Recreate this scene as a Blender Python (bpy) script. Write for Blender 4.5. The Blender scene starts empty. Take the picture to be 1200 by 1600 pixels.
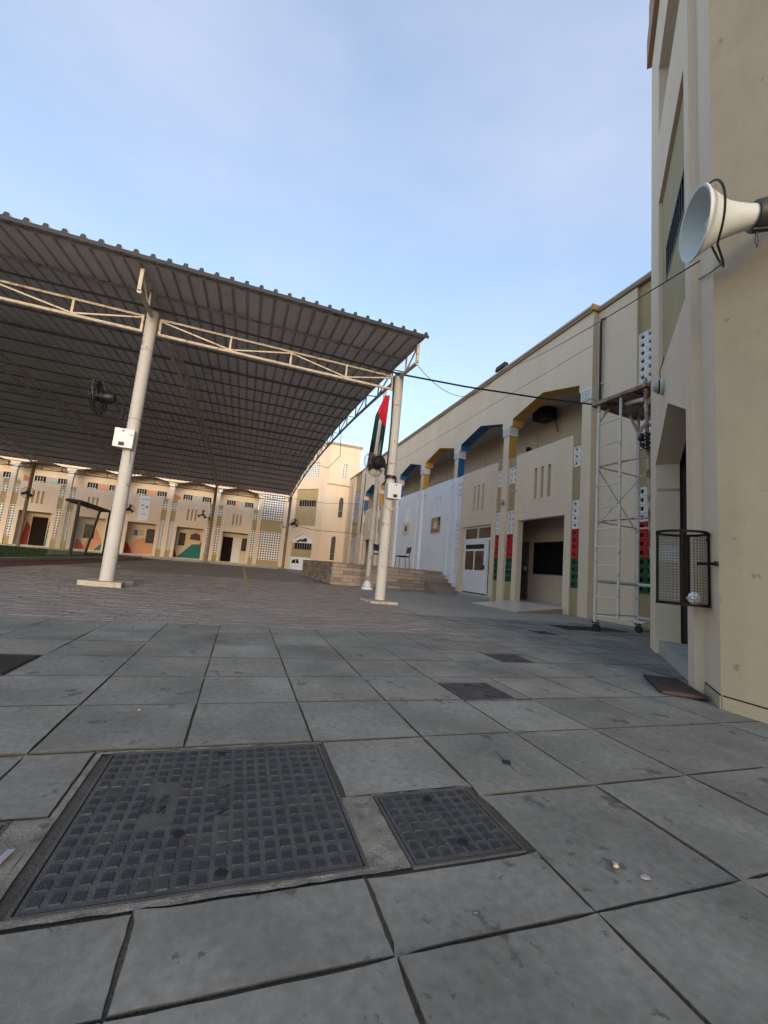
import bpy, bmesh, math, random
from mathutils import Vector, Matrix
random.seed(7)
R = math.radians
SC = bpy.context.scene
COL = SC.collection

# ------------------------------------------------------------------ camera
CAM_X = Vector((0.94190, -0.32405, 0.08843))
CAM_D = Vector((0.12651, 0.09839, -0.98707))      # image down
CAM_F = Vector((0.31116, 0.94091, 0.13367))
cam_d = bpy.data.cameras.new('camera')
cam_d.sensor_fit = 'VERTICAL'; cam_d.sensor_height = 24.0
cam_d.lens = 650.0 / 1600.0 * 24.0
cam_d.clip_start = 0.02; cam_d.clip_end = 4000
cam = bpy.data.objects.new('camera', cam_d); COL.objects.link(cam)
up = -CAM_D; back = -CAM_F
cam.matrix_world = Matrix(((CAM_X.x, up.x, back.x, 0.0), (CAM_X.y, up.y, back.y, 0.0),
                           (CAM_X.z, up.z, back.z, 0.66), (0, 0, 0, 1)))
SC.camera = cam

# ------------------------------------------------------------------ sky, sun, exposure
SUN_EL, SUN_AZ = 8.5, 187.0        # azimuth clockwise from +Y: behind the camera, a little to its left
w = bpy.data.worlds.new('World'); SC.world = w; w.use_nodes = True
nt = w.node_tree; nt.nodes.clear()
N = nt.nodes.new; L = nt.links.new
out = N('ShaderNodeOutputWorld'); bg = N('ShaderNodeBackground'); bg.inputs[1].default_value = 0.15
sky = N('ShaderNodeTexSky'); sky.sky_type = 'NISHITA'; sky.sun_disc = False
sky.sun_elevation = R(SUN_EL); sky.sun_rotation = R(SUN_AZ)
sky.air_density = 1.0; sky.dust_density = 0.8; sky.ozone_density = 1.6; sky.altitude = 20
tc = N('ShaderNodeTexCoord'); mp = N('ShaderNodeMapping'); mp.inputs['Scale'].default_value = (1.0, 1.0, 2.6)
nz = N('ShaderNodeTexNoise'); nz.inputs['Scale'].default_value = 1.7; nz.inputs['Detail'].default_value = 7; nz.inputs['Roughness'].default_value = 0.55
rp = N('ShaderNodeValToRGB'); rp.color_ramp.elements[0].position = 0.36; rp.color_ramp.elements[1].position = 0.74
rp.color_ramp.elements[0].color = (0.26, 0.26, 0.26, 1); rp.color_ramp.elements[1].color = (0.66, 0.66, 0.66, 1)
mx = N('ShaderNodeMix'); mx.data_type = 'RGBA'
mx.inputs[7].default_value = (1.50, 1.62, 2.06, 1)
L(tc.outputs['Generated'], mp.inputs['Vector']); L(mp.outputs[0], nz.inputs['Vector']); L(nz.outputs['Fac'], rp.inputs[0])
L(rp.outputs[0], mx.inputs[0]); L(sky.outputs[0], mx.inputs[6]); L(mx.outputs[2], bg.inputs[0]); L(bg.outputs[0], out.inputs[0])

sd = bpy.data.lights.new('sun', 'SUN'); sd.energy = 0.85; sd.angle = R(28); sd.color = (1.0, 0.83, 0.66)
so = bpy.data.objects.new('sun', sd); COL.objects.link(so)
az = R(SUN_AZ); sdir = Vector((math.sin(az) * math.cos(R(SUN_EL)), math.cos(az) * math.cos(R(SUN_EL)), math.sin(R(SUN_EL))))
so.rotation_euler = sdir.to_track_quat('Z', 'Y').to_euler(); so.location = (-6, -12, 14)

SC.view_settings.view_transform = 'Standard'; SC.view_settings.look = 'None'
SC.view_settings.gamma = 1.0; SC.view_settings.use_curve_mapping = False
SC.view_settings.exposure = 1.72

# ------------------------------------------------------------------ materials
def mat(name, col, rough=0.8, var=0.10, vscale=1.2, bump=0.0, bscale=60.0, metal=0.0, stains=None, objvar=0.0, streak=0.0, spec=0.35, fine=.45):
    """procedural paint / plaster / concrete: base colour broken by noise, optional stains, streaks and bump"""
    m = bpy.data.materials.new(name); m.use_nodes = True
    t = m.node_tree; b = t.nodes['Principled BSDF']
    b.inputs['Roughness'].default_value = rough; b.inputs['Metallic'].default_value = metal
    b.inputs['Specular IOR Level'].default_value = spec
    geo = t.nodes.new('ShaderNodeNewGeometry'); pos = geo.outputs['Position']
    def noise(scale, detail=5, vec=None, rgh=0.55):
        n = t.nodes.new('ShaderNodeTexNoise'); n.inputs['Scale'].default_value = scale; n.inputs['Detail'].default_value = detail
        n.inputs['Roughness'].default_value = rgh; t.links.new(vec or pos, n.inputs['Vector']); return n.outputs['Fac']
    def rng(x, a, b_, c, d):
        r = t.nodes.new('ShaderNodeMapRange'); t.links.new(x, r.inputs[0])
        for i, q in enumerate((a, b_, c, d)): r.inputs[i + 1].default_value = q
        return r.outputs[0]
    def mul(a, b_):
        k = t.nodes.new('ShaderNodeMath'); k.operation = 'MULTIPLY'
        for i, q in enumerate((a, b_)):
            if isinstance(q, (int, float)): k.inputs[i].default_value = q
            else: t.links.new(q, k.inputs[i])
        return k.outputs[0]
    f = mul(rng(noise(vscale, 6), 0.28, 0.72, 1 - var, 1 + var), rng(noise(vscale * 17, 4), 0.25, 0.75, 1 - var * fine, 1 + var * fine))
    if objvar:
        oi = t.nodes.new('ShaderNodeObjectInfo'); f = mul(f, rng(oi.outputs['Random'], 0, 1, 1 - objvar, 1 + objvar))
    if streak:
        mp_ = t.nodes.new('ShaderNodeMapping'); mp_.inputs['Scale'].default_value = (1.7, 1.7, 0.22); t.links.new(pos, mp_.inputs['Vector'])
        f = mul(f, rng(noise(1.0, 5, mp_.outputs[0], 0.65), 0.35, 0.62, 1 - streak, 1.0))
    vm = t.nodes.new('ShaderNodeVectorMath'); vm.operation = 'SCALE'; vm.inputs[0].default_value = col[:3]; t.links.new(f, vm.inputs['Scale'])
    c = vm.outputs[0]
    for (scol, sscale, lo, hi, amt) in (stains or []):
        k = rng(noise(sscale, 6, None, 0.62), lo, hi, 0.0, amt)
        x = t.nodes.new('ShaderNodeMix'); x.data_type = 'RGBA'; t.links.new(k, x.inputs[0]); t.links.new(c, x.inputs[6]); x.inputs[7].default_value = (*scol, 1)
        c = x.outputs[2]
    t.links.new(c, b.inputs['Base Color'])
    if bump:
        bp = t.nodes.new('ShaderNodeBump'); bp.inputs['Strength'].default_value = bump; bp.inputs['Distance'].default_value = 0.01
        t.links.new(noise(bscale, 5), bp.inputs['Height']); t.links.new(bp.outputs[0], b.inputs['Normal'])
    return m

M = {}
M['cream'] = mat('cream_plaster', (0.68, 0.555, 0.42), .85, .05, .6, .2, 90, streak=.07, stains=[((.33, .27, .19), 1.6, .63, .80, .35)])
M['shaded_cream'] = mat('cream_plaster_shaded', (0.45, 0.375, 0.262), .85, .07, .9, .15, 120, streak=.12,  # cream darkened so the tower face carries its shade in the colour
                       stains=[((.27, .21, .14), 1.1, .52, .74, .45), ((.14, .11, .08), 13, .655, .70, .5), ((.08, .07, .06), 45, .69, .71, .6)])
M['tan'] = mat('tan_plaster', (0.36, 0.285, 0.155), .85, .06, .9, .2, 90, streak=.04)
M['white'] = mat('white_paint', (0.72, 0.74, 0.80), .6, .04, .8, .1, 80, streak=.03, stains=[((.45, .45, .45), 2.0, .66, .8, .35)])
M['block'] = mat('white_block', (0.72, 0.71, 0.69), .8, .07, 3, .2, 120, stains=[((.35, .33, .28), 6, .62, .8, .4)])
M['red'] = mat('red_paint', (0.42, 0.02, 0.025), .5, .12, 6, .1, 80)
M['green'] = mat('green_paint', (0.012, 0.075, 0.035), .5, .15, 6, .1, 80, stains=[((.6, .6, .58), 3.2, .70, .74, .8)])
M['hole'] = mat('dark_hole', (0.012, 0.011, 0.01), .9, .05)
M['blue'] = mat('blue_paint', (0.015, 0.115, 0.30), .55, .08, 2, .1, 60)
M['yellow'] = mat('ochre_paint', (0.50, 0.275, 0.055), .6, .08, 2, .1, 60)
M['ceil'] = mat('gallery_ceiling', (0.50, 0.46, 0.42), .9, .05)
M['capital'] = mat('capital_white', (0.70, 0.68, 0.66), .7, .06, 4)
M['capital_line'] = mat('capital_groove', (0.25, 0.24, 0.24), .8, .06, 4)
M['cap_strip'] = mat('parapet_cap', (0.34, 0.22, 0.13), .8, .1, 2, streak=.1)
M['cap_top'] = mat('parapet_top', (0.42, 0.35, 0.28), .8, .1, 2)
M['glass'] = mat('dark_glass', (0.014, 0.015, 0.018), .35, .05, spec=.12)
M['brownglass'] = mat('brown_glass', (0.075, 0.045, 0.032), .15, .05, spec=.5)
M['alu'] = mat('white_aluminium', (0.66, 0.67, 0.70), .45, .04, 2)
M['dark_door'] = mat('dark_brown_door', (0.018, 0.012, 0.010), .8, .1, spec=.08)
M['grey_door'] = mat('grey_door', (0.16, 0.14, 0.12), .6, .08)
M['bars'] = mat('dark_iron', (0.018, 0.016, 0.016), .55, .1, 10, .2, 150)
M['slab'] = mat('concrete_slab', (0.212, 0.204, 0.181), .9, .27, 2.4, .22, 700, objvar=.12, spec=.15, fine=.75,
                stains=[((.085, .083, .075), 1.7, .52, .74, .6), ((.055, .053, .05), 6.0, .615, .655, .6), ((.06, .06, .055), 19, .635, .67, .6), ((.31, .295, .255), 3.4, .55, .72, .45), ((.45, .43, .40), 12, .69, .71, .6), ((.11, .10, .09), 3.2, .60, .72, .35)])
M['joint'] = mat('joint_dirt', (0.074, 0.068, 0.056), .95, .25, 8, .7, 120)
M['cement'] = mat('rough_cement', (0.20, 0.185, 0.155), .95, .3, 14, .5, 160, stains=[((.07, .06, .05), 22, .54, .66, .7), ((.30, .28, .24), 30, .58, .68, .5)])
M['walk'] = mat('walkway_concrete', (0.315, 0.285, 0.25), .9, .12, .7, .2, 500, spec=.12,
                stains=[((.09, .088, .085), 1.1, .58, .75, .5), ((.06, .06, .06), 9, .68, .73, .6)])
M['brick'] = mat('paver_brick', (0.245, 0.215, 0.196), .92, .10, 1.0, .3, 200, objvar=.09, spec=.12, stains=[((.10, .09, .085), 1.2, .56, .75, .5)])
M['brick_bed'] = mat('paver_bed', (0.205, 0.178, 0.16), .92, .16, .9, .5, 60)
M['yline'] = mat('yellow_line', (0.42, 0.31, 0.11), .7, .2, 8, stains=[((.2, .17, .15), 9, .5, .6, .8)])
M['wline'] = mat('white_line', (0.50, 0.48, 0.45), .7, .2, 8, stains=[((.2, .17, .15), 7, .48, .6, .85)])
M['turf'] = mat('turf', (0.022, 0.042, 0.013), .95, .25, 6, .8, 200)
M['redtrack'] = mat('red_track', (0.115, 0.03, 0.022), .9, .15, 3)
M['kerb'] = mat('kerb', (0.34, 0.33, 0.31), .85, .12, 3)
M['ground'] = mat('ground', (0.22, 0.19, 0.16), .95, .15, .3)
M['iron'] = mat('cast_iron', (0.028, 0.029, 0.034), .6, .35, 9, .4, 200, stains=[((.12, .113, .105), 7, .52, .72, .55), ((.30, .30, .29), 30, .70, .76, .5)])
M['irondust'] = mat('dusty_cast_iron', (0.078, 0.076, 0.072), .8, .28, 8, .5, 200, stains=[((.04, .04, .042), 6, .55, .72, .7), ((.18, .17, .155), 18, .62, .74, .5)])
M['trim'] = mat('eave_trim', (0.028, 0.028, 0.03), .6, .1)
M['rustplate'] = mat('rusty_plate', (0.058, 0.046, 0.040), .8, .25, 6, .5, 120, stains=[((.11, .08, .06), 9, .55, .7, .6)], spec=.15)
M['steel'] = mat('painted_steel', (0.50, 0.45, 0.385), .6, .1, 5, .15, 120, stains=[((.24, .12, .055), 9, .53, .66, .85), ((.05, .03, .02), 26, .66, .72, .6)])
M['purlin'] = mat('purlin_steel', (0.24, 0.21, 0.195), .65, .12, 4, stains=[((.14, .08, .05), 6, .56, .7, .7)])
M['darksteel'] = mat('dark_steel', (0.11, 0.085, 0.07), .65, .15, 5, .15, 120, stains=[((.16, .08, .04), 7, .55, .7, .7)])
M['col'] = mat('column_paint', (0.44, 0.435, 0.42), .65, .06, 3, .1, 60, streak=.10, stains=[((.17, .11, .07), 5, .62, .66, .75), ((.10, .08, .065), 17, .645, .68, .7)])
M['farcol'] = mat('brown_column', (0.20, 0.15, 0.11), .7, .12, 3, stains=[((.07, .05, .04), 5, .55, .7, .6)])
M['sheet'] = mat('roof_sheet', (0.64, 0.615, 0.61), .7, .07, .8, .05, 60, objvar=.05, stains=[((.2, .17, .155), 1.5, .58, .75, .45)])
M['pad'] = mat('footing', (0.40, 0.36, 0.30), .95, .2, 6, .9, 40, stains=[((.12, .10, .08), 6, .52, .66, .7)])
M['black'] = mat('black_plastic', (0.012, 0.012, 0.014), .45, .1)
M['wire'] = mat('black_cable', (0.01, 0.01, 0.012), .5, .05)
M['box'] = mat('white_box', (0.55, 0.56, 0.62), .4, .03, 3)
M['horn'] = mat('horn_paint', (0.52, 0.555, 0.55), .42, .05, 3, stains=[((.38, .36, .30), 4, .58, .75, .4)])
M['horn_dark'] = mat('horn_bracket', (0.035, 0.035, 0.035), .5, .1)
M['mesh'] = mat('bin_mesh', (0.012, 0.010, 0.010), .8, .1, spec=.1)
M['bag'] = mat('clear_bag', (0.62, 0.64, 0.68), .35, .1, 20)
M['fred'] = mat('flag_red', (0.55, 0.015, 0.03), .75, .08, 6)
M['fgreen'] = mat('flag_green', (0.01, 0.055, 0.04), .8, .08, 6)
M['fwhite'] = mat('flag_white', (0.62, 0.60, 0.58), .8, .05, 6)
M['fblack'] = mat('flag_black', (0.02, 0.012, 0.018), .8, .08, 6)
M['stone'] = mat('stone_tile', (0.265, 0.22, 0.19), .78, .2, 5, .3, 60, objvar=.30, stains=[((.13, .09, .07), 5, .55, .72, .5)])
M['stone_bed'] = mat('stone_bed', (0.10, 0.075, 0.06), .9, .1)
M['floor_tile'] = mat('floor_tile', (0.62, 0.54, 0.47), .28, .05, 3, objvar=.04, spec=.5)
M['teal'] = mat('teal_paint', (0.012, 0.16, 0.155), .7, .06)
M['mred'] = mat('mural_red', (0.42, 0.045, 0.04), .7, .06)
M['peach'] = mat('mural_peach', (0.58, 0.30, 0.19), .7, .06)
M['orange'] = mat('mural_orange', (0.60, 0.24, 0.10), .7, .06)
M['mint'] = mat('mural_mint', (0.22, 0.48, 0.38), .7, .06)
M['mgrey'] = mat('mural_grey', (0.42, 0.40, 0.38), .7, .06)
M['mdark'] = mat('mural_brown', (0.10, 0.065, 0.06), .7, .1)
M['paper'] = mat('paper', (0.72, 0.72, 0.74), .7, .03)
M['ink'] = mat('grey_ink', (0.22, 0.23, 0.27), .7, .2, 12)
M['gold'] = mat('poster_gold', (0.42, 0.27, 0.12), .6, .3, 14, stains=[((.05, .035, .02), 16, .52, .6, .9), ((.7, .65, .55), 11, .60, .66, .8)])
M['net'] = mat('net', (0.35, 0.33, 0.30), .9, .1)
M['dish'] = mat('lamp_diffuser', (0.30, 0.32, 0.32), .3, .05, spec=.5)
M['lampbody'] = mat('lamp_body', (0.46, 0.44, 0.39), .5, .05)
M['pebble'] = mat('pebble', (0.45, 0.36, 0.25), .9, .15, 30)
M['foil'] = mat('foil', (0.6, 0.64, 0.68), .3, .2, 60, metal=.6)

# ------------------------------------------------------------------ mesh helpers
class MB:
    def __init__(s): s.v = []; s.f = []; s.m = []
    def face(s, pts, mi=0):
        k = len(s.v); s.v += [tuple(p) for p in pts]; s.f.append(tuple(range(k, k + len(pts)))); s.m.append(mi)
    def hexa(s, P, mi=0, fm=None):
        """P: 8 points, bottom 4 then top 4.  faces: 0 bottom 1 top 2..5 sides"""
        k = len(s.v); s.v += [tuple(p) for p in P]
        F = [(0, 3, 2, 1), (4, 5, 6, 7), (0, 1, 5, 4), (1, 2, 6, 5), (2, 3, 7, 6), (3, 0, 4, 7)]
        for i, q in enumerate(F):
            s.f.append(tuple(k + j for j in q)); s.m.append(fm.get(i, mi) if fm else mi)
    def box(s, x0, x1, y0, y1, z0, z1, mi=0, T=None, fm=None):
        P = [(x0, y0, z0), (x1, y0, z0), (x1, y1, z0), (x0, y1, z0), (x0, y0, z1), (x1, y0, z1), (x1, y1, z1), (x0, y1, z1)]
        if T: P = [T(*p) for p in P]
        s.hexa(P, mi, fm)
    def prism(s, poly, e, mi=0, T=None, smi=None):
        """poly: list of 3-D points, extruded by vector e; smi: side material per edge"""
        n = len(poly); A = [Vector(p) for p in poly]; B = [p + Vector(e) for p in A]
        if T: A = [Vector(T(*p)) for p in A]; B = [Vector(T(*p)) for p in B]
        k = len(s.v); s.v += [tuple(p) for p in A + B]
        s.f.append(tuple(range(k, k + n))); s.m.append(mi)
        s.f.append(tuple(range(k + 2 * n - 1, k + n - 1, -1))); s.m.append(mi)
        for i in range(n):
            j = (i + 1) % n
            s.f.append((k + i, k + n + i, k + n + j, k + j)); s.m.append(smi.get(i, mi) if smi else mi)
    def tube(s, pts, r, n=8, mi=0, cap=True, closed=False):
        P = [Vector(p) for p in pts]; m = len(P); k0 = len(s.v); prev = None
        rr = r if isinstance(r, (list, tuple)) else [r] * m
        for i, p in enumerate(P):
            if closed: d = P[(i + 1) % m] - P[i - 1]
            else: d = (P[min(i + 1, m - 1)] - P[max(i - 1, 0)])
            d.normalize()
            if prev is None:
                a = Vector((0, 0, 1)) if abs(d.z) < .9 else Vector((1, 0, 0))
                u = d.cross(a).normalized()
            else:
                u = (prev - d * prev.dot(d)).normalized()
            prev = u; v = d.cross(u)
            for j in range(n):
                t = 2 * math.pi * j / n
                s.v.append(tuple(p + (u * math.cos(t) + v * math.sin(t)) * rr[i]))
        for i in range(m if closed else m - 1):
            i2 = (i + 1) % m
            for j in range(n):
                j2 = (j + 1) % n
                s.f.append((k0 + i * n + j, k0 + i * n + j2, k0 + i2 * n + j2, k0 + i2 * n + j)); s.m.append(mi)
        if cap and not closed:
            s.f.append(tuple(k0 + j for j in range(n - 1, -1, -1))); s.m.append(mi)
            s.f.append(tuple(k0 + (m - 1) * n + j for j in range(n))); s.m.append(mi)
    def bar(s, a, b, w=.04, h=None, mi=0):
        a = Vector(a); b = Vector(b); h = h or w; d = (b - a).normalized()
        g = Vector((0, 0, 1)) if abs(d.z) < .95 else Vector((0, 1, 0))
        u = d.cross(g).normalized() * w / 2; v = u.cross(d).normalized() * h / 2
        s.hexa([a - u - v, a + u - v, a + u + v, a - u + v, b - u - v, b + u - v, b + u + v, b - u + v], mi)
    def lathe(s, prof, o, ax, n=20, mi=0):
        o = Vector(o); ax = Vector(ax).normalized(); g = Vector((0, 0, 1)) if abs(ax.z) < .9 else Vector((1, 0, 0))
        u = ax.cross(g).normalized(); v = ax.cross(u); k0 = len(s.v)
        for (r, h) in prof:
            for j in range(n):
                t = 2 * math.pi * j / n
                s.v.append(tuple(o + ax * h + (u * math.cos(t) + v * math.sin(t)) * max(r, 1e-4)))
        for i in range(len(prof) - 1):
            for j in range(n):
                j2 = (j + 1) % n
                s.f.append((k0 + i * n + j, k0 + i * n + j2, k0 + (i + 1) * n + j2, k0 + (i + 1) * n + j)); s.m.append(mi)
    def mesh(s, name, mats, smooth=False, fix=True):
        me = bpy.data.meshes.new(name); me.from_pydata(s.v, [], s.f)
        for m in (mats if isinstance(mats, (list, tuple)) else [mats]): me.materials.append(M[m] if isinstance(m, str) else m)
        for p, mi in zip(me.polygons, s.m): p.material_index = mi; p.use_smooth = smooth
        if fix:
            bm = bmesh.new(); bm.from_mesh(me); bmesh.ops.recalc_face_normals(bm, faces=bm.faces); bm.to_mesh(me); bm.free()
        if smooth: 
            try: me.set_sharp_from_angle(angle=R(40))
            except Exception: pass
        return me
    def build(s, name, mats, parent=None, smooth=False, fix=True):
        return link(name, s.mesh(name, mats, smooth, fix), parent)

def link(name, data, parent=None, loc=None):
    o = bpy.data.objects.new(name, data); COL.objects.link(o)
    if loc: o.location = loc
    if parent: adopt(o, parent)
    return o
def adopt(o, parent):
    o.parent = parent
    q = parent; m = Matrix.Identity(4)
    chain = []
    while q: chain.append(q); q = q.parent
    for q in reversed(chain): m = m @ q.matrix_parent_inverse @ Matrix.LocRotScale(q.location, q.rotation_euler, q.scale)
    o.matrix_parent_inverse = m.inverted()
def tag(o, label=None, cat=None, group=None, kind=None):
    if label: o['label'] = label
    if cat: o['category'] = cat
    if group: o['group'] = group
    if kind: o['kind'] = kind
    return o
def thing(name, loc, label, cat, group=None):
    return tag(link(name, None, None, loc), label, cat, group)
def kids(o): return [c for c in COL.objects if c.parent == o]
def copy_tree(o, parent=None):
    c = o.copy(); COL.objects.link(c)
    if parent: c.parent = parent
    for k in kids(o): copy_tree(k, c)
    return c

# ------------------------------------------------------------------ ground
g = MB(); g.face([(-400, -400, -.09), (400, -400, -.09), (400, 400, -.09), (-400, 400, -.09)]); tag(g.build('ground', 'ground', fix=False), kind='structure')
bed = MB(); bed.box(-2.9, 6.95, -2.0, 5.62, -.088, -.0065); pave = tag(bed.build('pavement', 'joint'), kind='structure')
BX = 2.78                                                     # right edge of the brick court
bb = MB(); bb.box(-5.5, BX, 5.62, 31.99, -.088, -.006); bb.box(-5.5, BX, 4.285, 5.62, -.011, -.006); bb.box(-18, -5.5, -2, 12.0, -.088, -.006)
bb.box(-5.5, -2.9, -2, 5.62, -.088, -.006)
court = tag(bb.build('brick_court', 'brick_bed'), kind='structure')
wk = MB(); wk.box(BX, 8.5, 5.62, 32.2, -.088, -.004); walk = tag(wk.build('walkway', 'walk'), kind='structure')
# slabs ---------------------------------------------------------------
PIT = .442; GX = -.10; GY = 1.63
HOLES = [(-.355, .372, .938, 1.627), (.372, .768, .932, 1.247), (-.78, -.355, .938, 1.275), (2.10, 2.42, 2.95, 3.27),
         (1.235, 1.565, 2.055, 2.385), (-1.43, -1.0, 2.535, 2.945), (3.78, 4.08, 4.56, 4.86), (4.75, 6.05, 5.12, 5.62)]
def cut(rects, h):
    o = []
    for (a, b, c, d) in rects:
        if h[0] >= b or h[1] <= a or h[2] >= d or h[3] <= c: o.append((a, b, c, d)); continue
        x0, x1 = max(a, h[0]), min(b, h[1])
        if c < h[2]: o.append((a, b, c, h[2]))
        if d > h[3]: o.append((a, b, h[3], d))
        y0, y1 = max(c, h[2]), min(d, h[3])
        if a < h[0]: o.append((a, h[0], y0, y1))
        if b > h[1]: o.append((h[1], b, y0, y1))
    return [r for r in o if r[1] - r[0] > .03 and r[3] - r[2] > .03]
def inside_tower(x, y):                                       # footprint of the near tower
    if y > 3.84: return x > 6.93
    if x > 2.86 and y < 1.82: return True
    return x - y > .97
slabmesh = {}
def slab_mesh(wx, wy, deep):
    key = (round(wx, 3), round(wy, 3), deep)
    if len(slabmesh.get(key, [])) < 4:
        b = MB(); hx, hy, c = wx / 2 - .0044, wy / 2 - (.0062 if not deep else .0052), .0012
        if deep: hx -= .0008; hy -= .0008
        per = 9 if deep else 3; lo = []
        for (ax, ay, bx, by) in ((-1, -1, 1, -1), (1, -1, 1, 1), (1, 1, -1, 1), (-1, 1, -1, -1)):
            w0 = random.uniform(-.0015, .0015)
            for e in range(per):
                f_ = e / per; j1 = w0 + random.uniform(-.0014, .0011) if deep else random.uniform(-.003, .001)
                if e == 0: j1 -= random.choice([.002, .003, .004, .009]) if deep else .002
                x, y = (ax + (bx - ax) * f_) * hx, (ay + (by - ay) * f_) * hy
                if ax == bx or e == 0: x += math.copysign(j1, x)
                if ay == by or e == 0: y += math.copysign(j1, y)
                lo.append((x, y))
        n_ = len(lo); hi = [(x - math.copysign(c, x), y - math.copysign(c, y)) for x, y in lo]
        b.v = [(x, y, -.05) for x, y in lo] + [(x, y, -c) for x, y in lo] + [(x, y, 0) for x, y in hi]
        for q in range(n_):
            r_ = (q + 1) % n_
            b.f += [(q, r_, n_ + r_, n_ + q), (n_ + q, n_ + r_, 2 * n_ + r_, 2 * n_ + q)]; b.m += [1, 1]
        b.f.append(tuple(range(2 * n_, 3 * n_))); b.m.append(0)
        slabmesh.setdefault(key, []).append(b.mesh('paving_slab', ['slab', 'joint']))
    return random.choice(slabmesh[key])
nslab = 0
for j in range(-6, 10):
    y0 = GY + j * PIT; y1 = y0 + PIT
    if y0 < -.6: continue
    for i in range(-6, 16):
        x0 = GX + i * PIT; x1 = x0 + PIT
        if y0 > 4.2 and x0 < 2.5: continue
        if j == 5: y1 = 4.285 if x0 < 2.5 else y1
        cx, cy = (x0 + x1) / 2, (y0 + y1) / 2
        if x1 > 6.95: continue
        if inside_tower(x0, y1) : continue
        if y0 < .2 and abs(cx) > 2: continue
        rs = [(x0, x1, y0, y1)]
        for h in HOLES: rs = cut(rs, h)
        for (a, b, c, d) in rs:
            o = link('paving_slab', slab_mesh(b - a, d - c, y0 < 1.7), pave, ((a + b) / 2, (c + d) / 2, random.uniform(-.0022, .0014)))
            o.rotation_euler = (random.uniform(-.003, .003), random.uniform(-.004, .004), random.uniform(-.005, .005)); nslab += 1
# cement fillets round the covers and between them
cm = MB()
for (a, b, c, d) in [(-.352, .369, .941, .962), (-.352, -.335, .962, 1.624), (.355, .452, .941, 1.245), (-.352, .369, 1.606, 1.624),
                     (-.425, -.352, .945, 1.27), (.452, .765, 1.238, 1.245)]:
    nx = max(2, int((b - a) / .03)); ny = max(2, int((d - c) / .03))
    hz = [[-.0012 + random.uniform(-.0012, .0018) for _ in range(ny + 1)] for _ in range(nx + 1)]
    for p in range(nx):
        for q in range(ny):
            X = lambda u: a + (b - a) * u / nx
            Y = lambda v: c + (d - c) * v / ny
            cm.face([(X(p), Y(q), hz[p][q]), (X(p + 1), Y(q), hz[p + 1][q]), (X(p + 1), Y(q + 1), hz[p + 1][q + 1]), (X(p), Y(q + 1), hz[p][q + 1])])
cm.build('cement_fill', 'cement', pave, smooth=True, fix=False)
# bricks: the nearest ones singly, the rest of the visible field as one part
bk = MB(); BL, BW = .20, .10
bk.box(-BL / 2 + .003, BL / 2 - .003, -BW / 2 + .003, BW / 2 - .003, -.03, 0)
bm_ = bk.mesh('brick', 'brick'); rest = MB(); nb = 0
for j in range(int((13 - 4.29) / BW)):
    y = 4.29 + (j + .5) * BW
    xl = -(y * .62) - .2; xr = BX - .02
    x = -6 + (BL / 2 if j % 2 else 0)
    while x < xr:
        if x - BL / 2 > xl and x + BL / 2 < xr:
            z = random.uniform(-.002, .0015)
            if nb < 300 and y < 5.6:
                o = link('brick', bm_, court, (x, y, z)); o.rotation_euler = (random.uniform(-.006, .006), random.uniform(-.006, .006), 0); nb += 1
            else:
                t0, t1 = random.uniform(-.001, .001), random.uniform(-.001, .001)
                a, b, c, d = x - BL / 2 + .003, x + BL / 2 - .003, y - BW / 2 + .003, y + BW / 2 - .003
                P = [(a, c, z + t0), (b, c, z + t1), (b, d, z - t0), (a, d, z - t1)]
                rest.face(P); rest.face([(a, c, -.03), (b, c, -.03), P[1], P[0]]); rest.face([(b, c, -.03), (b, d, -.03), P[2], P[1]]); rest.face([(a, d, -.03), (a, c, -.03), P[0], P[3]])
        x += BL
tag(rest.build('brick_field', 'brick', court, fix=False), kind='stuff')
# court lines
ln = MB(); ln.face([(.18, 9.7, .0055), (.27, 9.7, .0055), (.27, 27, .0055), (.18, 27, .0055)])
ln.build('court_line', 'yline', court, fix=False)
ln = MB(); c0 = (.2, 15.6)
for q in range(60):
    a0, a1 = [R(95 + 170 * (q + e) / 60) for e in (0, 1)]
    if q % 9 == 4: continue
    ln.face([(c0[0] + r_ * math.cos(a), c0[1] + r_ * math.sin(a), .006) for r_, a in ((3.75, a0), (3.82, a0), (3.82, a1), (3.75, a1))])
ln.build('court_circle', 'wline', court, fix=False)
ln = MB(); ln.face([(-1.75, 8.35, .006), (-1.05, 8.3, .006), (-1.05, 8.36, .006), (-1.75, 8.41, .006)]); ln.face([(-.5, 9.5, .006), (.1, 9.5, .006), (.1, 9.55, .006), (-.5, 9.55, .006)])
ln.build('court_dash', 'wline', court, fix=False)
# turf, kerb and the red track
tk = MB(); tk.box(-5.5, -4.55, 8.0, 28.0, -.005, .006); tag(tk.build('red_track', 'redtrack'), kind='structure')
kb = MB()
for q in range(18): kb.box(-5.62, -5.5, 8 + q * 1.12, 8 + q * 1.12 + 1.105, -.05, .09)
tag(kb.build('kerb', 'kerb'), kind='structure')
tb = MB(); tb.box(-19, -5.62, 8.0, 28.2, -.08, .05); tag(tb.build('turf_bed', 'turf'), kind='structure')
gr = MB()
for q in range(15000):
    x = random.uniform(-13, -5.65); y = random.uniform(10, 28)
    h = random.uniform(.03, .075); a = random.uniform(0, 6.28); dx, dy = .012 * math.cos(a), .012 * math.sin(a); lx, ly = random.uniform(-.03, .03), random.uniform(-.03, .03)
    gr.face([(x - dx, y - dy, .048), (x + dx, y + dy, .048), (x + lx, y + ly, .05 + h)])
tag(gr.build('grass', 'turf', fix=False), kind='stuff')
ap = MB(); ap.box(-19, 2.9, 28.6, 30.55, -.05, .03); ap.box(-19, 2.9, 30.55, 31.99, -.05, .10); tag(ap.build('apron', 'kerb'), kind='structure')

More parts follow.
